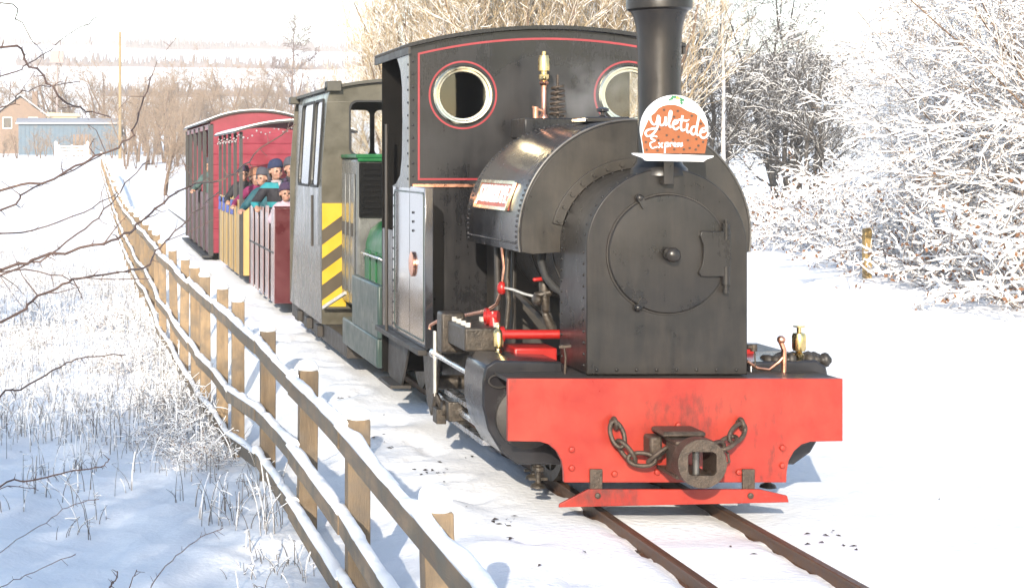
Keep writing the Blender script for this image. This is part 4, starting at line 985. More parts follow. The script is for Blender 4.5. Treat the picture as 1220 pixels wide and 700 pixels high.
def red_coach():
    y0, y1 = 31.5, 39.6; hw = .86
    T = thing('covered_coach', (CX, 35.5, 0), 'crimson covered coach with arched roof at the tail of the train', 'railway carriage')
    running_gear(T, (32.6, 33.6, 37.4, 38.4), y0, y1, .26)
    def rz(x): return 2.74 - .20*(abs(x)/.95)**2.2
    end = [(CX-hw,.10),(CX+hw,.10)] + [(CX+x, rz(x)) for x in np.linspace(hw,-hw,21)]
    for y in (y0, y1-.03):
        b = MB(); b.prism(end, y, y+.03); e = b.build('end_wall', 'crimson', T, 30)
        if y == y0:
            for k in range(10):
                z = .35+k*.2; b = MB(); b.box(CX-hw+.01, CX+hw-.01, y-.012, y-.001, z, z+.19); b.build('plank', 'crimson', e, 30, bevel=.006)
            b = MB(); b.box(CX-hw-.006, CX-hw+.05, y-.02, y+.035, .05, 2.5); b.build('corner_post', 'coach_black', e, 30)
    for s in (-1,1):
        b = MB(); b.box(min(CX+s*(hw-.05),CX+s*(hw-.03)), max(CX+s*(hw-.05),CX+s*(hw-.03)), y0+.03, y1-.03, .10, 1.18); sd = b.build('side_panel', 'crimson_dark', T, 30)
        n = 18; w = (y1-y0-.06)/n
        for k in range(n):
            b = MB(); b.box(min(CX+s*(hw-.03),CX+s*hw), max(CX+s*(hw-.03),CX+s*hw), y0+.03+k*w+.01, y0+.03+(k+1)*w-.015, .06, 1.2); b.build('plank', 'crimson_dark' if s < 0 else 'crimson', sd, 30, bevel=.006)
        for k in range(6):
            y = y0+.05 + k*(y1-y0-.1)/5; b = MB(); b.box(CX+s*(hw-.01)-.05, CX+s*(hw-.01)+.02, y-.05, y+.05, .06, 2.5); b.build('post', 'coach_black', T, 30)
        b = MB(); b.box(CX+s*(hw-.02)-.03, CX+s*(hw-.02)+.03, y0, y1, 2.42, 2.52); b.build('cant_rail', 'crimson', T, 30)
        if s > 0:
            b = MB(); b.box(CX+hw-.02, CX+hw-.005, y0+.03, y1-.03, 1.2, 2.42); b.build('far_side_boarding', 'crimson', T, 30)
    b = MB(); b.box(CX-hw+.05, CX+hw-.05, y0+.03, y1-.03, .26, .30); b.build('floor', 'coach_black', T, 30)
    pl = [(CX+x, rz(x)+.035) for x in np.linspace(-.95,.95,25)] + [(CX+x, rz(x)+.003) for x in np.linspace(.95,-.95,25)]
    b = MB(); b.prism(pl, y0-.08, y1+.08); rf = b.build('roof', 'coach_black', T, 30)
    pl = [(CX+x, rz(x)+.055) for x in np.linspace(-.88,.88,25)] + [(CX+x, rz(x)+.0355) for x in np.linspace(.94,-.94,25)]
    b = MB(); b.prism(pl, y0+.02, y1+.05); b.build('roof_snow', 'snow_cap', rf, 60)
    for s in (-1,1):
        b = MB(); b.box(CX+s*.90-.10, CX+s*.90+.10, y0+.3, y1-.3, -.005, .03); b.build('footboard', 'coach_black', T, 30)
red_coach()

# ------------------------------------------------------------------ passengers
def remesh(b, name, m, parent, vox, smooth_it=3):
    me = bpy.data.meshes.new(name); me.from_pydata(b.v, [], b.f)
    t = bpy.data.objects.new('tmp', me); COL.objects.link(t)
    md = t.modifiers.new('r', 'REMESH'); md.mode = 'VOXEL'; md.voxel_size = vox
    if smooth_it:
        sm = t.modifiers.new('s', 'SMOOTH'); sm.iterations = smooth_it; sm.factor = .5
    bpy.context.view_layer.update()
    out = bpy.data.meshes.new_from_object(t.evaluated_get(bpy.context.evaluated_depsgraph_get())); bpy.data.objects.remove(t)
    out.name = name
    return finish(out, name, m, parent, (0,0,0), 180, fixn=False)
def person(loc, h, label, coat, hat, yaw=0, lean=(0,0), headyaw=0, arms=((-.9,-.3),(.4,-.2)), hood=None, hair='hair_brown', scarf=None, pompom=False, group=None):
    "standing figure; local -Y is where it faces; arms = (out, forward) reach of each hand at rail height"
    T = thing('person', loc, label, 'person', group, rz=yaw)
    k = h/1.4; lx, ly = lean
    V = lambda x, y, z: Vector((x*k + lx*max(0, z-.7)*k, y*k + ly*max(0, z-.7)*k, z*k))
    hip = V(0,0,.72); chest = V(0,0,1.0); neck = V(0,.01,1.13); hc = V(0,-.012,1.275)
    b = MB()
    for s in (-1,1):
        b.capsule(V(s*.075,0,.70), V(s*.085,-.02,.40), .072*k, .052*k); b.capsule(V(s*.085,-.02,.40), V(s*.085,.01,.07), .05*k, .034*k); b.capsule(V(s*.085,.02,.04), V(s*.10,-.11,.03), .035*k, .03*k)
    b.capsule(hip, chest, .10*k, .105*k); b.capsule(chest + Vector((-.09*k,0,.06*k)), chest + Vector((.09*k,0,.06*k)), .065*k, .065*k); b.capsule(neck - Vector((0,0,.08*k)), hc, .046*k, .05*k)
    # head: skull, jaw, nose, ears
    hk = k*(1.12 if h < 1.35 else 1.0); a = headyaw
    rot = Matrix.Rotation(a, 3, 'Z')
    HP = lambda x, y, z: hc + rot @ Vector((x*hk, y*hk, z*hk))
    hd = MB(); hd.sphere((0,0,0), 1); 
    def ell(c, r): 
        q = MB(); q.sphere((0,0,0), r, 16, 12); b.add([HP(*(Vector(p)+Vector(c))) for p in q.v], q.f)
    ell((0,.012,.028), (.076,.092,.088)); ell((0,-.022,-.035), (.058,.066,.072)); ell((0,-.062,-.062), (.026,.026,.028)); ell((0,-.092,-.008), (.013,.018,.017)); ell((0,-.084,.016),(.009,.012,.024))
    for s in (-1,1): ell((s*.078,.005,-.002), (.013,.022,.028)); ell((s*.040,-.055,-.025),(.026,.026,.026))
    hands = []
    for s, (out, fw) in zip((-1,1), arms):
        sh = V(s*.145,0,1.06); hn = V(s*.17 + out*.3, -.12 + fw*.5, .84)
        el = (sh+hn)/2 + Vector((s*.07*k, .03*k, -.07*k)); hands.append((sh, el, hn, s))
        b.capsule(sh, el, .040*k, .034*k); b.capsule(el, hn, .032*k, .022*k)
        d = (hn-el).normalized(); side = d.cross(Vector((0,0,1))).normalized()*s; dn = side.cross(d)*s; dn = dn if dn.z < 0 else -dn
        pm = hn + d*.045*k; b.capsule(hn, pm, .022*k, .026*k); b.capsule(pm+side*.018*k, pm-side*.018*k, .018*k, .018*k)
        for f, (o, ln) in enumerate(((.027,.052),(.009,.062),(-.009,.058),(-.027,.045))):
            p0 = pm + side*o*k + d*.012*k; p1 = p0 + d*ln*.55*k; p2 = p1 + (d*.35 + dn*.9).normalized()*ln*.55*k
            b.capsule(p0, p1, .0095*k, .009*k, 8); b.capsule(p1, p2, .009*k, .008*k, 8)
        t0 = hn + side*.022*k + d*.012*k; t1 = t0 + (side*.8+d*.6).normalized()*.034*k; b.capsule(t0, t1, .011*k, .0095*k, 8); b.capsule(t1, t1 + (d*.8+dn*.5).normalized()*.024*k, .0095*k, .008*k, 8)
    remesh(b, 'body', 'skin', T, .0085*k, 2)
    # coat and trousers over the body
    c = MB(); c.capsule(V(0,0,.66), chest, .145*k, .135*k); c.capsule(chest + Vector((-.10*k,0,.07*k)), chest + Vector((.10*k,0,.07*k)), .088*k, .088*k); c.capsule(V(0,.005,1.05), V(0,.005,1.145), .085*k, .066*k)
    for sh, el, hn, s in hands:
        c.capsule(sh, el, .066*k, .056*k); c.capsule(el, el + (hn-el)*.86, .055*k, .040*k)
    remesh(c, 'coat', coat, T, .012*k, 3)
    c = MB()
    for s in (-1,1): c.capsule(V(s*.075,0,.70), V(s*.085,-.02,.40), .088*k, .066*k); c.capsule(V(s*.085,-.02,.40), V(s*.085,.01,.10), .064*k, .05*k)
    remesh(c, 'trousers', 'trousers', T, .014*k, 3)
    for s in (-1,1):
        q = MB(); q.sphere((0,0,0), (.015,.010,.011), 10, 8); e = MB(); e.add([HP(*(Vector(p)+Vector((s*.031,-.0805,.006)))) for p in q.v], q.f)
        me = bpy.data.meshes.new('eye'); me.from_pydata(e.v, [], e.f); finish(me, 'eye', 'eye_dark', T, (0,0,0), 60)
    q = MB(); q.sphere((0,0,0), (.021,.007,.006), 10, 6); e = MB(); e.add([HP(*(Vector(p)+Vector((0,-.0855,-.05)))) for p in q.v], q.f)
    me = bpy.data.meshes.new('mouth'); me.from_pydata(e.v, [], e.f); finish(me, 'mouth', 'lip', T, (0,0,0), 60)
    q = MB(); q.sphere((0,0,0), 1, 20, 14); e = MB()
    vs = [HP(p_[0]*.083*(1+.03*math.sin(9*p_[2]+7*p_[0])), p_[1]*.094+.017, p_[2]*.10+.018) for p_ in q.v]
    fs = [f_ for f_ in q.f if np.mean([q.v[i_][1] for i_ in f_]) > -.35 + .5*max(0, -np.mean([q.v[i_][2] for i_ in f_]))]
    e.add(vs, fs); me = bpy.data.meshes.new('hair'); me.from_pydata(e.v, [], e.f); o = finish(me, 'hair', hair, T, (0,0,0), 70); md = o.modifiers.new('s', 'SOLIDIFY'); md.thickness = .006*k; md.offset = 1
    if scarf:
        c = MB(); c.torus(V(0,-.005,1.145), .056*k, .018*k, (0,.15,1), 20, 10); c.capsule(V(.03,-.07,1.13), V(.05,-.12,1.02), .02*k, .028*k); 
        me = bpy.data.meshes.new('scarf'); me.from_pydata(c.v, [], c.f); finish(me, 'scarf', scarf, T, (0,0,0), 70)
    # hat: dome with rolled brim
    q = MB(); n = 20; prof = [(.094,.030),(.101,.034),(.103,.052),(.098,.064),(.097,.080),(.090,.110),(.070,.138),(.040,.152),(.012,.157)]
    q.lathe(prof, (0,0,0), 'z', n)
    e = MB(); e.add([HP(p[0]*.92, p[1]*1.08+.010, p[2]*1.0 - .22*p[1] + .006) for p in q.v], q.f)
    me = bpy.data.meshes.new('hat'); me.from_pydata(e.v, [], e.f); finish(me, 'knitted_hat' , hat, T, (0,0,0), 70)
    if pompom:
        q = MB(); q.sphere((0,0,0), (.03,.03,.028), 12, 8); e = MB(); rq = np.random.default_rng(3); e.add([HP(*(Vector(p_)*(1+.15*rq.normal())+Vector((0,.02,.185)))) for p_ in q.v], q.f)
        me = bpy.data.meshes.new('pompom'); me.from_pydata(e.v, [], e.f); finish(me, 'pompom', hat, T, (0,0,0), 70)
    if hood:
        q = MB(); q.sphere((0,0,0), 1, 18, 12); keep = []
        e = MB(); vs = [HP(p[0]*.118, p[1]*.125+.028, p[2]*.135+.015) for p in q.v]
        fs = [f for f in q.f if np.mean([q.v[i][1] for i in f]) > -.45]
        e.add(vs, fs); me = bpy.data.meshes.new('hood'); me.from_pydata(e.v, [], e.f); o = finish(me, 'hood', hood, T, (0,0,0), 70)
        md = o.modifiers.new('s', 'SOLIDIFY'); md.thickness = .012*k
    return T
def at_px(u, v, Y, h): 
    "feet position on the car floor so that the head centre lands on the pixel"
    p = P(u, v, Y); return (p[0], Y, .352)
def stand(u, Y, lean=0, k=1): return (P(u, 0, Y)[0] - lean, Y, .352)
person(stand(328, 22.2, -.05), 1.47, 'child in navy hat and black coat with teal stripes leaning out of the maroon car', 'striped_coat', 'navy_knit', yaw=R(4), lean=(-.10,-.1), headyaw=R(22), arms=((-.45,-.1),(.1,-.25)), scarf='garland_white')
person(stand(342, 21.2, 0), 1.17, 'small child in purple hat and pale pink coat at the front of the maroon car', 'pink_coat', 'purple_knit', yaw=R(0), lean=(-.05,-.12), headyaw=R(6), arms=((-.1,-.35),(.1,-.35)), pompom=True)
person(stand(318, 22.9, -.03), 1.36, 'child in teal coat with grey hood behind the striped coat child', 'teal_coat', 'grey_hood', yaw=R(-25), lean=(-.16,0), headyaw=R(-20), arms=((-.5,-.1),(.1,-.3)), hood='grey_hood')
person(stand(346, 23.3, 0), 1.50, 'person in dark hat half hidden behind the diesel cab edge', 'black_coat', 'grey_hood', yaw=R(10), headyaw=R(0))
person(stand(302.5, 26.0, -.02), 1.32, 'child in pale orange hat and magenta coat in the yellow car', 'magenta_coat', 'orange_knit', yaw=R(10), headyaw=R(15))
person(stand(289, 27.2, -.02), 1.38, 'person in black coat further back in the yellow car', 'black_coat', 'purple_knit', yaw=R(-5), headyaw=R(10), arms=((-.3,-.2),(.1,-.2)))
person((2.36, 34.2, .302), 1.55, 'person in dark green coat at the open side of the crimson coach', 'green_coat', 'grey_hood', yaw=R(-30), lean=(-.12,0), headyaw=R(0), arms=((-.4,-.1),(.2,-.2)), hood='green_coat')

# ------------------------------------------------------------------ trees and shrubs
def grow(seed, base, spec):
    "branching skeleton: list per level of (points (S,3), radii (S))"
    r = np.random.default_rng(seed); lev = [[] for _ in spec['segs']]
    def unit(v): return v/np.linalg.norm(v)
    def br(p, d, L, r0, l):
        n = spec['segs'][l]; pts = [p]; q = p.copy(); dd = d.copy()
        for i in range(n):
            dd = unit(dd + r.normal(0, spec['wob'][l], 3) + np.array([0,0,spec['up'][l]])*(i/n if spec.get('late') else 1))
            q = q + dd*L/n; pts.append(q.copy())
        pts = np.array(pts); rad = np.linspace(r0, r0*spec['tip'][l], n+1)
        lev[l].append((pts, rad))
        if l+1 < len(spec['segs']):
            m = spec['kids'][l]; m = int(m) + (r.random() < m-int(m))
            for k in range(m):
                t = spec['t0'][l] + (1-spec['t0'][l])*((k + r.random())/m)
                f = t*n; i = min(int(f), n-1); c = pts[i] + (pts[i+1]-pts[i])*(f-i); d0 = unit(pts[i+1]-pts[i])
                a = unit(np.cross(d0, r.normal(0,1,3))); ang = spec['ang'][l]*(.75+.5*r.random())
                nd = d0*math.cos(ang) + a*math.sin(ang)
                if spec.get('flat'): nd[2] *= spec['flat']
                br(c, unit(nd), L*spec['len'][l]*(1-.45*t)*(.7+.6*r.random()), max(spec['rmin'], (r0 + (r0*spec['tip'][l]-r0)*t)*spec['rr'][l]), l+1)
    for s in range(spec['stems']):
        a = 2*math.pi*(s + r.random()*.7)/spec['stems']; sp = spec['spread']*(.35+.65*r.random()) if spec['stems'] > 1 else spec['spread']
        d = np.array([math.cos(a)*math.sin(sp), math.sin(a)*math.sin(sp), math.cos(sp)])
        off = np.array([math.cos(a), math.sin(a), 0])*spec['foot']*r.random()
        br(np.array(base, dtype=float) + off, d, spec['L']*(.75+.4*r.random() if spec['stems'] > 1 else 1), spec['r'], 0)
    return lev
def mesh_np(name, V_, Q):
    me = bpy.data.meshes.new(name); V_ = np.ascontiguousarray(V_, dtype=np.float32)
    me.vertices.add(len(V_)); me.vertices.foreach_set('co', V_.ravel())
    k = Q.shape[1]; me.loops.add(Q.size); me.loops.foreach_set('vertex_index', Q.astype(np.int32).ravel())
    me.polygons.add(len(Q)); me.polygons.foreach_set('loop_start', np.arange(0, Q.size, k, dtype=np.int32)); me.polygons.foreach_set('loop_total', np.full(len(Q), k, dtype=np.int32))
    me.update(); me.validate()
    return me
def tubes_np(lev, sides, lo=0, hi=99):
    VV = []; QQ = []; n0 = 0
    for l, B in enumerate(lev):
        if not B or l < lo or l > hi: continue
        pts = np.stack([b[0] for b in B]); rad = np.stack([b[1] for b in B]); nb, S_, _ = pts.shape; n = sides[l]
        t = np.gradient(pts, axis=1); t /= np.linalg.norm(t, axis=2, keepdims=True)+1e-9
        ref = np.where(np.abs(t[:, :1, 2:3]) > .8, np.array([[[1.,0,0]]]), np.array([[[0,0,1.]]]))
        a = np.cross(t, np.broadcast_to(ref, t.shape)); a /= np.linalg.norm(a, axis=2, keepdims=True)+1e-9; b = np.cross(t, a)
        th = 2*np.pi*np.arange(n)/n
        ring = pts[:,:,None,:] + rad[:,:,None,None]*(a[:,:,None,:]*np.cos(th)[None,None,:,None] + b[:,:,None,:]*np.sin(th)[None,None,:,None])
        VV.append(ring.reshape(-1,3))
        idx = n0 + np.arange(nb*S_*n).reshape(nb, S_, n)
        p = idx[:, :-1, :]; q = np.roll(p, -1, axis=2); p2 = idx[:, 1:, :]; q2 = np.roll(p2, -1, axis=2)
        QQ.append(np.stack([p, q, q2, p2], -1).reshape(-1,4)); n0 += nb*S_*n
    return np.concatenate(VV), np.concatenate(QQ)
def snow_np(lev, wmin, h, seed, lo=0, cover=.75, flatonly=True):
    VV = []; QQ = []; n0 = 0; r = np.random.default_rng(seed)
    for l, B in enumerate(lev):
        if not B or l < lo: continue
        pts = np.stack([b[0] for b in B]); rad = np.stack([b[1] for b in B]); nb, S_, _ = pts.shape
        t = np.gradient(pts, axis=1); t /= np.linalg.norm(t, axis=2, keepdims=True)+1e-9
        side = np.cross(t, np.array([0,0,1.])); ln = np.linalg.norm(side, axis=2, keepdims=True); side = side/(ln+1e-6)
        hor = np.clip((ln[...,0]-.25)/.5, 0, 1) if flatonly else np.ones((nb,S_))
        m = hor*(r.random((nb,1)) < cover)*(r.random((nb,S_)) < .93)*(.45 + .5*r.random((nb,1)) + .35*r.random((nb,S_)))
        w = np.minimum(rad*1.15 + wmin*m, .05); hh = h*m
        up = np.array([0,0,1.])
        c = pts + up*(rad*.55)[...,None]
        w = np.where(m > 0, w, rad*.3)
        sec = np.stack([c - side*w[...,None], c + up*hh[...,None] - side*(w*.35)[...,None], c + up*(hh*.9)[...,None] + side*(w*.4)[...,None], c + side*w[...,None], c - up*(rad*.4)[...,None]], 2)
        n = 5; VV.append(sec.reshape(-1,3)); idx = n0 + np.arange(nb*S_*n).reshape(nb,S_,n)
        p = idx[:, :-1, :]; q = np.roll(p, -1, axis=2); p2 = idx[:, 1:, :]; q2 = np.roll(p2, -1, axis=2)
        QQ.append(np.stack([p, q, q2, p2], -1).reshape(-1,4)); n0 += nb*S_*n
    return np.concatenate(VV), np.concatenate(QQ)
def leaves_np(lev, l, per, size, seed, lowbias=None):
    r = np.random.default_rng(seed); P0 = np.concatenate([b[0][1:] for b in lev[l]])
    P0 = P0[r.random(len(P0)) < per]
    if lowbias: P0 = P0[r.random(len(P0)) < np.exp(-P0[:,2]/lowbias)]
    n = len(P0); a = r.normal(0,1,(n,3)); a /= np.linalg.norm(a,axis=1,keepdims=True); b = np.cross(a, r.normal(0,1,(n,3))); b /= np.linalg.norm(b,axis=1,keepdims=True)
    s = size*(.6+.8*r.random((n,1))); c = P0 + r.normal(0,.03,(n,3)); nn = np.cross(a,b)*s*.25
    V_ = np.stack([c - a*s, c + b*s*.55 + nn, c + a*s, c - b*s*.55 + nn], 1).reshape(-1,3)
    return V_, np.arange(4*n).reshape(n,4)
PROTO = {}
def proto(name, kind, lev, barkmat, twigmat, sides, split, snow=None, leaves=None):
    "parts of a tree: trunk (thick wood), crown (twigs), snow, leaves; origin at the foot"
    parts = []
    v, q = tubes_np(lev, sides, 0, split); parts.append(('trunk', finish_np('trunk', v, q, barkmat)))
    if split < len(lev)-1:
        v, q = tubes_np(lev, sides, split+1); parts.append(('crown', finish_np('crown', v, q, twigmat)))
    if snow: v, q = snow_np(lev, *snow); parts.append(('snow_load', finish_np('snow_load', v, q, 'snow_cap')))
    if leaves: v, q = leaves_np(lev, *leaves); parts.append(('leaves', finish_np('leaves', v, q, 'leaf_brown')))
    PROTO[name] = (kind, parts)
    print(name, sum(len(me.polygons) for _, me in parts)*2)
def finish_np(name, v, q, m):
    me = mesh_np(name, v, q); me.polygons.foreach_set('use_smooth', [True]*len(me.polygons)); me.materials.append(M[m]); return me
def plant(pr, x, y, scale, rz, label, cat, group=None, name=None, sz=None, z=None, mats=None):
    kind, parts = PROTO[pr]
    o = bpy.data.objects.new(name or kind, None); COL.objects.link(o); o.location = (x, y, (gz(x, y) if z is None else z)-.04); o.rotation_euler = (0,0,rz)
    o.scale = (scale, scale, sz or scale); tag(o, label, cat, group)
    for nm, me in parts:
        c = bpy.data.objects.new(nm, me); COL.objects.link(c); c.parent = o
    return o
# snow-laden arching shrub
sp = dict(stems=13, spread=.75, foot=.45, L=4.6, r=.026, segs=[9,6,4,4], wob=[.07,.11,.14,.18], up=[-.03,-.02,-.02,-.01], kids=[11,8,6.0], t0=[.12,.12,.12], ang=[.7,.65,.6], len=[.46,.50,.52], rr=[.42,.5,.6], tip=[.3,.35,.5,.6], rmin=.0032)
for i, sd in enumerate((21, 22, 23)):
    lev = grow(sd, (0,0,0), sp)
    proto('frost%d' % i, 'snowy_shrub', lev, 'bark_brown', 'twig_tan', [6,4,3,3], 0, snow=(.006, .017, sd, 0, .72), leaves=(3, .05, .03, sd, .8))
# low bramble mound with dead leaves
sp = dict(stems=16, spread=1.25, foot=.5, L=1.9, r=.010, segs=[9,5,3], wob=[.16,.22,.3], up=[-.13,-.03,0], kids=[9,5], t0=[.1,.1], ang=[.8,.8], len=[.42,.5], rr=[.6,.7], tip=[.4,.5,.6], rmin=.0035, late=1)
for i, sd in enumerate((31, 32)):
    lev = grow(sd, (0,0,0), sp); proto('bramble%d' % i, 'bramble_clump', lev, 'twig_red', 'twig_tan', [4,3,3], 0, snow=(.013, .035, sd, 0, .8), leaves=(2, .28, .036, sd))
# slender golden willow
sp = dict(stems=7, spread=.42, foot=.5, L=7.6, r=.085, segs=[9,7,5,4], wob=[.06,.09,.12,.16], up=[.05,.09,.09,.06], kids=[12,9,6], t0=[.15,.15,.15], ang=[.55,.5,.5], len=[.46,.48,.5], rr=[.4,.5,.6], tip=[.2,.3,.4,.5], rmin=.008)
for i, sd in enumerate((41, 42)):
    lev = grow(sd, (0,0,0), sp); proto('gold%d' % i, 'willow_tree', lev, 'bark_brown', 'twig_gold', [6,4,3,3], 0, snow=(.006, .013, sd, 1, .40))
# grey spreading tree
sp = dict(stems=3, spread=.35, foot=.3, L=7.0, r=.12, segs=[9,7,5,4], wob=[.08,.13,.17,.2], up=[.03,.03,.02,0], kids=[13,10,7], t0=[.15,.12,.1], ang=[.85,.8,.75], len=[.52,.48,.48], rr=[.42,.5,.6], tip=[.18,.3,.4,.5], rmin=.008)
for i, sd in enumerate((51, 52)):
    lev = grow(sd, (0,0,0), sp); proto('grey%d' % i, 'bare_tree', lev, 'twig_grey', 'twig_grey', [6,4,3,3], 0, snow=(.008, .016, sd, 1, .28))
# distant bare tree (coarser twigs)
sp = dict(stems=2, spread=.22, foot=.2, L=6.5, r=.16, segs=[7,5,4,3], wob=[.07,.13,.17,.2], up=[.05,.04,.03,0], kids=[11,8,5], t0=[.2,.15,.1], ang=[.75,.75,.75], len=[.5,.5,.5], rr=[.45,.5,.6], tip=[.2,.3,.4,.5], rmin=.014)
for i, sd in enumerate((61, 62)):
    lev = grow(sd, (0,0,0), sp); proto('far%d' % i, 'bare_tree', lev, 'bark_brown', 'twig_tan', [5,3,3,3], 0)
sp = dict(stems=1, spread=.04, foot=0, L=15, r=.26, segs=[9,6,4,3], wob=[.04,.12,.16,.2], up=[.03,.04,0,-.05], kids=[17,9,6], t0=[.22,.15,.1], ang=[.7,.7,.7], len=[.36,.5,.5], rr=[.4,.5,.6], tip=[.15,.3,.4,.5], rmin=.038)
lev = grow(66, (0,0,0), sp); proto('tall', 'bare_tree', lev, 'twig_red', 'twig_red', [6,4,3,3], 0)
# birch with a pale stem
sp = dict(stems=1, spread=.03, foot=0, L=9.5, r=.075, segs=[14,6,4], wob=[.02,.12,.2], up=[.03,0,-.06], kids=[26,7], t0=[.3,.2], ang=[.8,.6], len=[.22,.5], rr=[.35,.5], tip=[.15,.3,.5], rmin=.006)
lev = grow(71, (0,0,0), sp); proto('birch', 'birch_tree', lev, 'birch', 'twig_grey', [8,4,3], 0, snow=(.006, .012, 71, 1, .3))

r = np.random.default_rng(77)
# right-hand hedge of snow-laden shrubs
SH = [(12.9,18.8,1.0), (13.4,21.6,1.0), (14.0,24.4,1.0), (15.2,27.6,1.0), (17.2,31.5,1.0), (19.6,35.5,.95), (22.2,39.5,.9),
      (16.4,22.6,1.3), (17.8,27.4,1.3), (20.4,32.6,1.3), (23.4,38.0,1.2), (26.5,43.0,1.1), (15.0,19.4,1.25), (21.0,29.0,1.5)]
ORD = ['nearest', 'second', 'third', 'fourth', 'fifth', 'sixth', 'seventh', 'eighth', 'ninth', 'tenth', 'eleventh', 'twelfth', 'thirteenth']
SHL = ['snow-laden shrub in the front row beside the snow, %s from the lens' % ORD[k] for k in range(7)] + ['tall snowy shrub in the back row, %s from the right frame edge' % q for q in ('second','third','fourth','fifth','sixth')] + ['snowy shrub in the back row at the right frame edge', 'tallest snowy shrub in the middle of the back row']
for i, (x, y, s) in enumerate(SH):
    plant('frost%d' % (i % 3), x, y, s, r.random()*6.28, SHL[i], 'shrub', 'snow-laden shrubs right of the track')
for i, (x, y, s) in enumerate(((11.1,19.6,.9),(11.5,21.0,.8),(11.9,22.6,.9),(12.3,24.4,.8),(12.7,26.2,.9),(13.2,28.4,.8),(13.6,30.6,.9),(14.2,33.2,.8),(15.0,36.4,.9),(16.0,40.2,.8),(11.9,18.6,1.0),(12.6,20.4,1.0),(12.9,22.9,1.1))):
    plant('bramble%d' % (i % 2), x, y, s, r.random()*6.28, 'low snowy bramble mound with dead orange leaves at the shrub foot', 'bramble', 'brambles below the snowy shrubs')
# golden willows behind the train
GX = [9.4,10.6,11.8,12.8,13.8,14.8,15.4,8.4,11.2,13.2,16.2,9.9,12.3]
for i, (x, y, s) in enumerate(((9.4,49,.72),(10.6,52,.9),(11.8,48,1.0),(12.8,54,1.15),(13.8,49,1.15),(14.8,53,1.2),(15.4,48,1.1),(8.4,57,.62),(11.2,56,1.05),(13.2,58,1.2),(16.2,57,1.2),(9.9,54,.85),(12.3,51,1.05))):
    plant('gold%d' % (i % 2), x, y, s, r.random()*6.28, 'golden twiggy willow behind the black cab roof, %s counted from the coaches' % ORD[sorted(GX).index(x)].replace('nearest','first'), 'tree', 'golden willows behind the train')
# grey trees beyond the chimney
for i, (x, y, s) in enumerate(((20.2,56,1.0),(22.2,60,1.1),(23.2,54,.85),(25.2,62,1.0),(21.2,66,1.25),(27.5,68,1.1),(18.6,62,1.1),(20.9,61,1.0),(24.2,58,.95))):
    plant('grey%d' % (i % 2), x, y, s, r.random()*6.28, 'dark grey bare tree beyond the chimney, %s counted from the chimney' % ['third','sixth','fifth','eighth','second','seventh','first','fourth','ninth'][i], 'tree', 'grey bare trees beyond the chimney')
plant('birch', 18.7, 50, 1.0, .6, 'thin pale birch stem right of the headboard', 'tree')
plant('frost1', -3.0, 26, .55, 1.0, 'frosted shrub at the far left edge of the field', 'shrub')
# scrub behind the coaches and left distance
for i, (x, y, s) in enumerate(((4.6,62,.42),(6.4,66,.5),(8.0,72,.55),(3.2,78,.45),(9.5,80,.6),(5.4,84,.5))):
    plant('far%d' % (i % 2), x, y, s, r.random()*6.28, 'small tan bare tree behind the coach roofs', 'tree', 'scrub trees behind the coaches')
k = 0
WOOD = [(150,128,.62),(165,140,.7),(180,132,.72),(196,138,.8),(212,130,.68),(228,140,.66),(243,150,.6),(205,160,.9),(172,165,.85),(135,178,.8),(222,170,.8)]
WOOD += [(4+i*9+4*math.sin(i*5.0), 158+7*math.sin(i*2.2), .30+.10*math.sin(i*3.7)) for i in range(16)] + [(150+i*12, 122+5*math.sin(i*2.9), .30+.08*math.sin(i*4.1)) for i in range(10)]
WOOD += [(2+i*15+5*math.sin(i*7), 196+9*math.sin(i*3.1), 1.3+.2*math.sin(i*5)) for i in range(24)] + [(150+i*13, 176+5*math.sin(i*4.0), 1.1+.15*math.sin(i*3)) for i in range(14)]
for u, Y, s in WOOD:
    x = (u-U0)*Y/F
    plant('far%d' % (k % 2), x, Y, s, r.random()*6.28, 'brown bare tree in the wood behind the blue barn', 'tree', 'brown wood left of the train'); k += 1
plant('tall', (343-U0)*215/F, 215, 1.0, 2.0, 'tall lone bare tree above the coach roof', 'tree', z=gz((345-U0)*215/F, 215))
for i in range(22):
    u = 150 + i*13 + r.normal(0, 9); Y = 960 + r.normal(0, 20); x = (u-U0)*Y/F
    plant('far%d' % (i % 2), x, Y, .5+1.6*r.random()**2, r.random()*6.28, 'tiny tree on the skyline of the far hill', 'tree', 'skyline trees')
# hedges across the far hillside
def hedge(pts, h, label):
    lev = [[]]; rr = np.random.default_rng(int(h*100)+len(pts)); VV = []; QQ = []; n0 = 0
    pts = np.array(pts); d = np.linspace(0, 1, 500); X = np.interp(d, np.linspace(0,1,len(pts)), pts[:,0]); Y = np.interp(d, np.linspace(0,1,len(pts)), pts[:,1]); Z = ground(X, Y)
    sec = []
    for k in range(500):
        hh = h*(.25+1.0*rr.random()**1.5); w = h*.5
        sec.append([(X[k],Y[k]-w,Z[k]-.5),(X[k]-w*.2,Y[k]-w*.8,Z[k]+hh*.6),(X[k],Y[k],Z[k]+hh),(X[k],Y[k]+w*.8,Z[k]+hh*.6),(X[k],Y[k]+w,Z[k]-.5)])
    V_ = np.array(sec).reshape(-1,3); Q = np.array([(k*5+a, k*5+a+1, k*5+5+a+1, k*5+5+a) for k in range(499) for a in range(4)])
    me = finish_np('hedge', V_, Q, 'hedge_far'); o = bpy.data.objects.new('hedge', me); COL.objects.link(o); tag(o, label, 'hedge')
hedge([((20-U0)*640/F,640),((350-U0)*620/F,620),((480-U0)*640/F,640)], 4.2, 'dark hedge line across the middle of the far hillside')
hedge([((120-U0)*480/F,480),((380-U0)*470/F,470)], 3.4, 'lower dark hedge line on the far hillside')
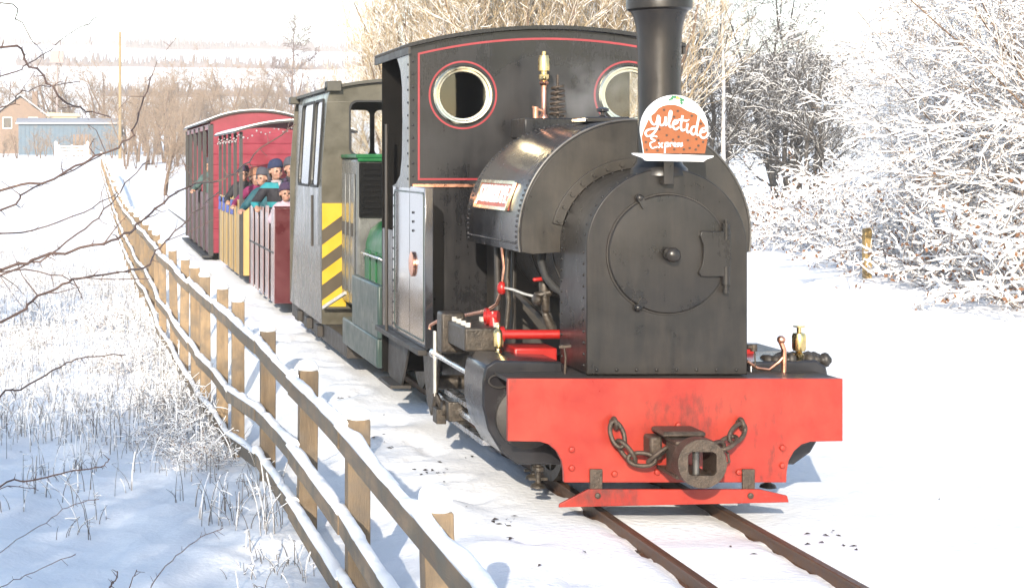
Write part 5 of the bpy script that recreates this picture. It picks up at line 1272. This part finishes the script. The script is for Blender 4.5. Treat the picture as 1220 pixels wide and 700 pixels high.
hedge([((-40-U0)*930/F,930),((420-U0)*940/F,940)], 7.0, 'hedge along the skyline of the far hill')

hedge([((150-U0)*760/F,760),((300-U0)*770/F,770),((440-U0)*750/F,750)], 4.5, 'upper hedge line below the skyline of the far hill')
# hawthorn reaching in from the left
def hawthorn():
    r = np.random.default_rng(91)
    Hh = thing('hawthorn_shrub', (-1.35, 5.1, gz(-1.35, 5.1)), 'thorny bare hawthorn whose thin branches reach in from the left', 'shrub')
    br = [([(0,57),(30,72),(58,98),(80,124),(110,133),(132,140)], 5.0, 1.9), ([(0,92),(33,76),(60,58),(88,38),(117,20)], 5.2, 1.1),
          ([(0,226),(51,219),(103,192),(147,170),(161,151),(171,117),(182,89)], 4.8, 1.9), ([(0,319),(45,308),(111,293),(149,280),(167,264),(193,241),(223,223),(260,217),(282,202),(310,178),(352,148)], 4.6, 2.0),
          ([(0,380),(37,358),(74,340),(100,330),(149,323),(175,317),(186,299),(208,277),(238,247),(262,228)], 4.9, 1.9), ([(0,250),(30,228),(74,208),(130,180)], 5.3, 1.8),
          ([(0,325),(56,304),(104,271),(126,249),(149,221),(178,191)], 5.1, 1.5), ([(0,282),(56,269),(111,247),(141,228)], 5.5, 1.4), ([(0,323),(74,330),(100,332),(178,332)], 5.0, 1.2),
          ([(0,5),(20,22),(40,48),(52,70)], 5.4, 1.2), ([(0,128),(22,110),(48,104),(95,97)], 5.6, 1.1)]
    root = Vector((-1.35, 5.1, gz(-1.35, 5.1)-.05))
    knot = root + Vector((.05, 0, 1.2))
    b = MB(); b.tube([root, root+Vector((.03,.02,.6)), knot, knot + Vector((.1,.05,.7)), knot + Vector((.05,.1,1.5))], [.07,.055,.045,.03,.015], 10); b.build('trunk', 'bark_brown', Hh, 60)
    for px, Y, w in br:
        pts = [Vector(P(u, v, Y + .5*i/len(px)*r.normal())) for i, (u, v) in enumerate(px)]
        p0 = pts[0]; mid = (p0 + knot)/2 + Vector((0,0,.06)); st = root + Vector((.05,.03, max(.3, min(2.4, (p0.z-root.z)*.85))))
        pts = [st, (st+p0)/2 + Vector((0,0,.03))] + pts
        # smooth and roughen
        out = []
        for i in range(len(pts)-1):
            a0 = pts[max(i-1,0)]; a1 = pts[i]; a2 = pts[i+1]; a3 = pts[min(i+2,len(pts)-1)]
            for t in np.linspace(0,1,5)[:-1]:
                out.append(.5*((2*a1)+(-a0+a2)*t+(2*a0-5*a1+4*a2-a3)*t*t+(-a0+3*a1-3*a2+a3)*t**3) + Vector(r.normal(0,.0035,3)))
        out.append(pts[-1]); n = len(out); rad = [max(.0015, .78*w*Y/F*(1.25-.8*i/n)) for i in range(n)]
        b = MB(); b.tube(out, rad, 7)
        for i in range(8, n-1):
            if r.random() < .55:
                d = (out[i]-out[i-1]).normalized(); s_ = d.cross(Vector(r.normal(0,1,3))).normalized(); L_ = .012 + .03*r.random()
                if r.random() < .2: L_ = .07 + .12*r.random()
                e = out[i] + (s_ + d*.5).normalized()*L_; m = (out[i]+e)/2 + Vector(r.normal(0,L_*.08,3)); q = rad[i]*.6
                b.tube([out[i], m, e], [q, q*.7, .0008], 5)
                if L_ > .06:
                    for t in (.5,.8): c = out[i].lerp(e, t); b.tube([c, c + Vector(r.normal(0,.012,3))], [q*.5, .0006], 4)
            if r.random() < .25: b.sphere(out[i], rad[i]*1.35, 6, 5)
        b.build('branch', 'twig_red', Hh, 60)
hawthorn()
def bramble():
    r = np.random.default_rng(92)
    br = [([(0,472),(24,464),(72,436),(104,425),(150,423)], 7.6, 1.3), ([(0,580),(40,572),(80,562),(120,556),(131,546)], 7.0, 1.2), ([(0,582),(46,584)], 7.0, .8), ([(0,658),(48,626),(80,604),(118,594)], 6.8, .5), ([(180,700),(204,668),(240,640),(266,628)], 6.9, .7), ([(0,700),(40,680),(90,660)], 6.6, .6), ([(130,700),(136,692),(140,680)], 6.6, 1.2), ([(155,700),(163,678)], 6.7, .8)]
    T = thing('arching_bramble', (-.75, 6.9, gz(-.75, 6.9)), 'thin reddish bramble stems arching over the snow at lower left', 'bramble')
    for px, Y, w in br:
        pts = [Vector(P(u, v, Y)) for u, v in px]
        p0 = pts[0]; st = Vector((p0.x-.35, Y+.1, gz(p0.x-.35, Y+.1)-.02)) if px[0][0] == 0 else Vector((p0.x-.03, p0.y, gz(p0.x-.03, p0.y)-.03))
        pts = [st, (st+p0)/2 + Vector((0,0,.06 if px[0][0] == 0 else 0))] + pts
        out = []
        for i in range(len(pts)-1):
            a0 = pts[max(i-1,0)]; a1 = pts[i]; a2 = pts[i+1]; a3 = pts[min(i+2,len(pts)-1)]
            for t in np.linspace(0,1,6)[:-1]:
                out.append(.5*((2*a1)+(-a0+a2)*t+(2*a0-5*a1+4*a2-a3)*t*t+(-a0+3*a1-3*a2+a3)*t**3) + Vector(r.normal(0,.003,3)))
        out.append(pts[-1]); n = len(out); b = MB(); b.tube(out, [max(.0016, w*Y/F*(1.2-.7*i/n)) for i in range(n)], 6)
        for i in range(5, n-1):
            if r.random() < .6:
                d = (out[i]-out[i-1]).normalized(); s_ = d.cross(Vector(r.normal(0,1,3))).normalized(); L_ = .015+.03*r.random()
                b.tube([out[i], out[i]+(s_+d*.4)*L_], [w*Y/F*.55, .0007], 4)
        b.build('stem', 'twig_red', T, 60)
bramble()

# ------------------------------------------------------------------ weeds, litter
def weeds():
    r = np.random.default_rng(14); lev = [[], []]
    def tuft(x, y, n, h, sp):
        for k in range(n):
            px = x + r.normal(0, sp); py = y + r.normal(0, sp*1.4)
            if px > float(fence_x(py))+.03: px = float(fence_x(py)) - abs(r.normal(0,.1))
            z = gz(px, py); H_ = h*(.4+.9*r.random()); lx, ly = r.normal(0,.25,2)
            t = np.linspace(0,1,5); pts = np.stack([px + lx*H_*t**1.8, py + ly*H_*t**1.8, z - .02 + H_*(t-.22*t*t)], 1)
            lev[0].append((pts, np.linspace(.0026,.0012,5)*(1+.5*r.random())))
            for j in range(r.integers(0,4)):
                i = r.integers(1,5); c = pts[i]; d = r.normal(0,1,3); d[2] = abs(d[2])*.5; d /= np.linalg.norm(d); L_ = H_*(.1+.2*r.random())
                tt = np.linspace(0,1,4)[:,None]; lev[1].append((c + d*L_*tt + np.array([0,0,-.25*L_])*tt**2, np.linspace(.002,.001,4)))
    for k in range(55):
        y = 9.5 + 32*r.random()**1.5; x = float(fence_x(y)) - abs(r.normal(0, .22)) - .05; tuft(x, y, 5, .22+.2*r.random(), .09)
    for k in range(18):
        y = 12.5 + r.random()*5; x = float(fence_x(y)) - .1 - r.random()*.55; tuft(x, y, 9, .32, .14)
    for k in range(620):
        y = 15 + 34*r.random()**1.2; x = min(float(fence_x(y))-.1, -.115*y*.5 - .4 + (2.3+.02*y)*r.random()); tuft(x, y, 7, .30+.15*r.random(), .25)
    for k in range(22):
        y = 9.5 + 4*r.random(); x = -.6+1.5*r.random(); tuft(x, y, 4, .3, .06)
    for k in range(12):
        y = 8.0 + 1.5*r.random(); x = .75 + .35*r.random(); tuft(x, y, 3, .16, .06)
    v, q = tubes_np(lev, [3,3]); o = bpy.data.objects.new('dry_weeds', finish_np('dry_weeds', v, q, 'dry_stem')); COL.objects.link(o)
    tag(o, 'dry weed stems poking out of the snow left of the fence', 'weeds', kind='stuff')
    v, q = snow_np(lev, .003, .006, 5, 0, .6, False); c = bpy.data.objects.new('frost', finish_np('frost', v, q, 'snow_cap')); COL.objects.link(c); c.parent = o; c['kind'] = 'stuff'
weeds()
for i, (x, y, s) in enumerate(((.80,12.9,.18),(.74,14.0,.2),(.66,15.2,.2),(.6,17.6,.22),(.3,20.6,.24),(-.9,23.5,.25),(.1,26,.3))):
    plant('bramble%d' % (i % 2), x, y, s, i*1.3, 'small snow-covered bramble tangle beside the fence foot', 'bramble', 'snowy tangles left of the fence')
def litter():
    r = np.random.default_rng(15); V_ = []; Q = []; n = 0
    spots = [(402,475,14,.05),(412,472,8,.04),(458,525,10,.05),(465,531,8,.03),(510,561,22,.05),(520,565,12,.04),(596,620,14,.04),(604,618,10,.03),(986,640,16,.06),(1000,648,8,.05),(1030,655,6,.05),(560,545,5,.05),(640,672,4,.05),(690,665,4,.05),(95,505,14,.05),(86,500,6,.05),(214,566,3,.02),(268,600,3,.02),(25,538,2,.01),(640,655,3,.08),(620,640,3,.03),(230,495,12,.1),(430,500,5,.08),(545,600,4,.06),(880,680,5,.12),(1060,600,4,.2)]
    for u, v, c, sp in spots:
        z = -.05 if u > 390 else -.3
        for it in range(4):
            Y = (H - z)*F/(v-V0); x = (u-U0)*Y/F; z = gz(x, Y)
        for k in range(max(1, int(c*.4))):
            px = x + r.normal(0, sp); py = Y + r.normal(0, sp*2.2); a = r.random()*6.28; s = .008+.016*r.random(); zz = gz(px, py)+.004
            ca, sa = math.cos(a)*s, math.sin(a)*s
            for dx, dy, dz in ((ca,sa,.0),(-sa*.5,ca*.5,.010*r.random()),(-ca,-sa,.004),(sa*.5,-ca*.5,.012*r.random())): V_.append((px+dx, py+dy, zz+dz))
            Q.append((n, n+1, n+2, n+3)); n += 4
    o = bpy.data.objects.new('leaf_litter', finish_np('leaf_litter', np.array(V_), np.array(Q), 'leaf_dark')); COL.objects.link(o)
    tag(o, 'dark scraps of dead leaf scattered on the snow', 'leaf litter', kind='stuff')
litter()

# ------------------------------------------------------------------ left distance: barn, poles, gate, car
def barn():
    Y = 172.0; X0, X1 = (22-U0)*Y/F, (143-U0)*Y/F; z0 = gz((X0+X1)/2, Y)-.3; zt = P(0,146,Y)[2]
    B = thing('blue_barn', ((X0+X1)/2, Y+3, z0), 'long low blue-grey barn at the far left edge', 'barn')
    b = MB(); b.box(X0, X1, Y, Y+8, z0, zt); w = b.build('wall', 'barn_blue', B, 30)
    for k in range(24):
        x = X0+.2+k*(X1-X0-.4)/23; b = MB(); b.box(x-.05, x+.05, Y-.07, Y-.005, z0, zt-.1); b.build('cladding_rib', 'barn_blue', w, 30)
    b = MB(); b.box(X0+5.6, X0+7.4, Y-.05, Y-.004, z0, z0+2.4); b.build('door', 'barn_roof', w, 30)
    b = MB(); b.prism([(Y-.3, zt),(Y+4, zt+.55),(Y+8.3, zt),(Y+8.3, zt-.15),(Y+4, zt+.4),(Y-.3, zt-.15)], X0-.3, X1+.3, 'yz'); rf = b.build('roof', 'roof_grey', B, 30)
    b = MB(); b.bar((X0-.3, Y-.38, zt-.1),(X1+.3, Y-.38, zt-.1),.14,.12); b.build('gutter', 'roof_grey', rf, 30)
    xa, xb = (-14-U0)*178/F, (58-U0)*178/F; zr = P(0,112,178)[2]; ze = P(0,137,178)[2]; xm = (xa+xb)/2
    C_ = thing('gabled_house', (xm, 184, z0), 'brown gable-roofed house rising behind the blue barn', 'house')
    b = MB(); b.prism([(xa+.4, z0),(xb-.4, z0),(xb-.4, ze),(xm, zr-.2),(xa+.4, ze)], 182, 188); w = b.build('wall', 'barn_roof', C_, 30)
    b = MB(); b.prism([(xa, ze-.2),(xm, zr),(xb, ze-.2),(xb, ze),(xm, zr+.18),(xa, ze)], 181.6, 188.3); rf = b.build('roof', 'roof_grey', C_, 30)
    b = MB(); b.box(xm+1.2, xm+1.8, 184, 184.6, ze+.3, zr+.5); b.build('chimney', 'barn_roof', rf, 30)
    for dx in (-1.4, 1.4):
        b = MB(); b.box(xm+dx-.45, xm+dx+.45, 181.96, 181.995, ze-1.3, ze-.2); wi = b.build('window', 'car_glass', C_, 30)
        b = MB(); b.prism(rrect(xm+dx-.52, xm+dx+.52, ze-1.37, ze-.13, .02), 181.93, 181.99, holes=[rrect(xm+dx-.44, xm+dx+.44, ze-1.29, ze-.21, .02)]); b.build('frame', 'gate_white', wi, 30)
    p0, p1 = (56-U0)*182/F, (92-U0)*182/F; zz = P(0,134,182)[2]
    D_ = thing('cream_shed', ((p0+p1)/2, 184, z0), 'small cream shed showing above the blue barn roof', 'shed')
    b = MB(); b.box(p0, p1, 182.2, 186, z0, zz-.45); b.build('wall', 'cream_wall', D_, 30)
    b = MB(); b.prism([(p0-.15, zz-.45),(p1+.35, zz-.45),(p1, zz-.12),(p0, zz)], 182, 186.2); b.build('roof', 'cream_wall', D_, 30)
barn()
def pole(u, v0, v1, Y, name, label, m, box=False):
    x = (u-U0)*Y/F; z = gz(x, Y); zt = P(0, v0, Y)[2]
    T = thing(name, (x, Y, z), label, 'pole')
    b = MB(); b.tube([(x,Y,z-.3),(x,Y,zt)], [.16,.11], 10); b.build('shaft', m, T, 40)
    b = MB(); b.bar((x-.35,Y-.1,zt-.5),(x+.35,Y-.1,zt-.5),.07,.07); c = b.build('crossarm', m, T, 30)
    for d in (-.3,.3):
        b = MB(); b.lathe([(.05,0),(.07,.05),(.04,.12),(.05,.18)], (x+d, Y-.1, zt-.45), 'z', 8); b.build('insulator', 'pole_grey', c, 40)
    if box:
        b = MB(); b.box(x-.8, x+.8, Y-.5, Y-.12, zt-1.3, zt+.1); b.build('transformer', 'pole_grey', T, 30, bevel=.05)
pole(143, 38, 150, 150, 'telegraph_pole', 'tall tan wooden telegraph pole beside the barn', 'pole_wood')
pole(68, 62, 132, 190, 'telegraph_pole', 'grey pole carrying a transformer box above the barn', 'pole_grey', True)
def gate():
    Y = 147.0; x0, x1 = (70-U0)*Y/F, (101-U0)*Y/F; z = gz((x0+x1)/2, Y)
    T = thing('field_gate', ((x0+x1)/2, Y, z), 'white barred field gate in front of the barn', 'gate')
    for k in range(5):
        b = MB(); b.box(x0, x1, Y-.03, Y+.03, z+.15+k*.23, z+.26+k*.23); b.build('bar', 'gate_white', T, 30)
    for x in (x0, (x0+x1)/2, x1):
        b = MB(); b.box(x-.06, x+.06, Y-.06, Y+.06, z-.2, z+1.3); b.build('upright', 'gate_white', T, 30)
    b = MB(); b.bar((x0, Y-.05, z+.2),(x1, Y-.05, z+1.15),.06,.1); b.build('brace', 'gate_white', T, 30)
    for d in (-.25, 2.4):
        x = (x0 if d < 0 else x1) + (d if d < 0 else .25)
        G = thing('gate_post', (x, Y, z), 'stout white post on the %s side of the field gate' % ('barn' if d < 0 else 'train'), 'post')
        b = MB(); b.prism([(x-.12,z-.2),(x+.12,z-.2),(x+.12,z+1.5),(x,z+1.62),(x-.12,z+1.5)], Y-.12, Y+.12); b.build('shaft', 'gate_white', G, 30)
gate()
# stakes at the shrub foot
for u, v, Y, h, lb, m in ((1033,346,24,.75,'short yellow-brown stake in front of the snowy shrubs','stake_yellow'),(905,268,46,.9,'grey wooden post beside the snowy path','pole_grey')):
    x = (u-U0)*Y/F; z = gz(x, Y); T = thing('wooden_stake', (x, Y, z), lb, 'post')
    b = MB(); b.prism([(x-.05,z-.2),(x+.05,z-.2),(x+.05,z+h-.06),(x,z+h),(x-.05,z+h-.06)], Y-.05, Y+.05); b.build('shaft', m, T, 30, bevel=.008)
    b = MB(); b.sphere((x, Y, z+h), (.07,.07,.05), 10, 6); b.build('snow_cap', 'snow_cap', T, 60)

# bare trees standing behind the photographer, which dapple the snow with shade
for x, y, s, lb in ((-6.2,-8.0,.9,'bare tree just outside the view on the left, shading the field'), (-6.6,-4.0,.85,'bare tree outside the view behind the left field'), (-6.3,.8,.8,'bare tree outside the view beside the hawthorn'), (-6.8,-12.5,.95,'bare tree outside the view far behind the fence'), (-4.3,-6.2,.62,'bare tree outside the view, second from the hawthorn'), (-3.9,-10.5,.7,'bare tree outside the view, third from the hawthorn'), (-7.4,-16.5,1.0,'bare tree outside the view, fourth from the hawthorn'), (-5.6,-14.5,.85,'bare tree outside the view, fifth from the hawthorn'), (-8.2,-9.0,1.0,'bare tree outside the view, sixth from the hawthorn'), (-6.0,-20,1.05,'bare tree outside the view, seventh from the hawthorn'), (-4.5,-8.6,.85,'bare tree outside the view, eighth from the hawthorn'), (-4.6,-4.2,.85,'bare tree outside the view, ninth from the hawthorn'), (-4.7,.2,.8,'bare tree outside the view, tenth from the hawthorn'), (-3.7,-12.4,.8,'bare tree outside the view, eleventh from the hawthorn'), (-5.2,4.6,.55,'small bare tree outside the view left of the hawthorn')):
    plant('grey%d' % (int(-y) % 2), x, y, s, x, lb, 'tree')
# thin winter haze
hb = MB(); hb.box(-940, 940, -70, 1940, -12, 90)
me = bpy.data.meshes.new('haze'); me.from_pydata(hb.v, [], hb.f); ho = bpy.data.objects.new('haze', me); COL.objects.link(ho)
hm = bpy.data.materials.new('haze'); hm.use_nodes = True; hn = hm.node_tree.nodes; hn.remove(hn['Principled BSDF'])
pv = hn.new('ShaderNodeVolumePrincipled'); pv.inputs['Color'].default_value = (.97,.97,.98,1); pv.inputs['Density'].default_value = .00055; pv.inputs['Anisotropy'].default_value = -.2
hm.node_tree.links.new(pv.outputs[0], hn['Material Output'].inputs['Volume']); me.materials.append(hm)
tag(ho, 'thin pale winter haze over the whole scene', 'haze', kind='stuff')

# a wisp of steam in front of the cab
cw = P(700, 112, 10.95)
sw = MB(); sw.sphere((cw[0], 10.93, cw[2]), (.42, .17, .26), 24, 16); sm = bpy.data.materials.new('steam'); sm.use_nodes = True; sn = sm.node_tree.nodes; sn.remove(sn['Principled BSDF'])
tc = sn.new('ShaderNodeTexCoord'); nz = sn.new('ShaderNodeTexNoise'); nz.inputs['Scale'].default_value = 4.5; nz.inputs['Detail'].default_value = 4; sm.node_tree.links.new(tc.outputs['Object'], nz.inputs['Vector'])
ln_ = sn.new('ShaderNodeVectorMath'); ln_.operation = 'MULTIPLY'; ln_.inputs[1].default_value = (1/.42, 1/.17, 1/.26); sm.node_tree.links.new(tc.outputs['Object'], ln_.inputs[0])
le = sn.new('ShaderNodeVectorMath'); le.operation = 'LENGTH'; sm.node_tree.links.new(ln_.outputs[0], le.inputs[0])
fo = sn.new('ShaderNodeMapRange'); fo.inputs[1].default_value = .15; fo.inputs[2].default_value = 1.0; fo.inputs[3].default_value = 1; fo.inputs[4].default_value = 0; sm.node_tree.links.new(le.outputs['Value'], fo.inputs[0])
rg = sn.new('ShaderNodeMapRange'); rg.inputs[1].default_value = .42; rg.inputs[2].default_value = .75; rg.inputs[3].default_value = 0; rg.inputs[4].default_value = 3.2; sm.node_tree.links.new(nz.outputs[0], rg.inputs[0])
mu = sn.new('ShaderNodeMath'); mu.operation = 'MULTIPLY'; sm.node_tree.links.new(fo.outputs[0], mu.inputs[0]); sm.node_tree.links.new(rg.outputs[0], mu.inputs[1])
sv = sn.new('ShaderNodeVolumePrincipled'); sv.inputs['Color'].default_value = (.95,.95,.95,1); sm.node_tree.links.new(mu.outputs[0], sv.inputs['Density']); sm.node_tree.links.new(sv.outputs[0], sn['Material Output'].inputs['Volume'])
me = bpy.data.meshes.new('steam'); me.from_pydata([(a-cw[0], b_-10.93, c_-cw[2]) for a, b_, c_ in sw.v], [], sw.f); st_ = bpy.data.objects.new('steam', me); st_.location = (cw[0], 10.93, cw[2]); COL.objects.link(st_); me.materials.append(sm)
tag(st_, 'faint wisp of steam drifting in front of the cab', 'steam', kind='stuff')
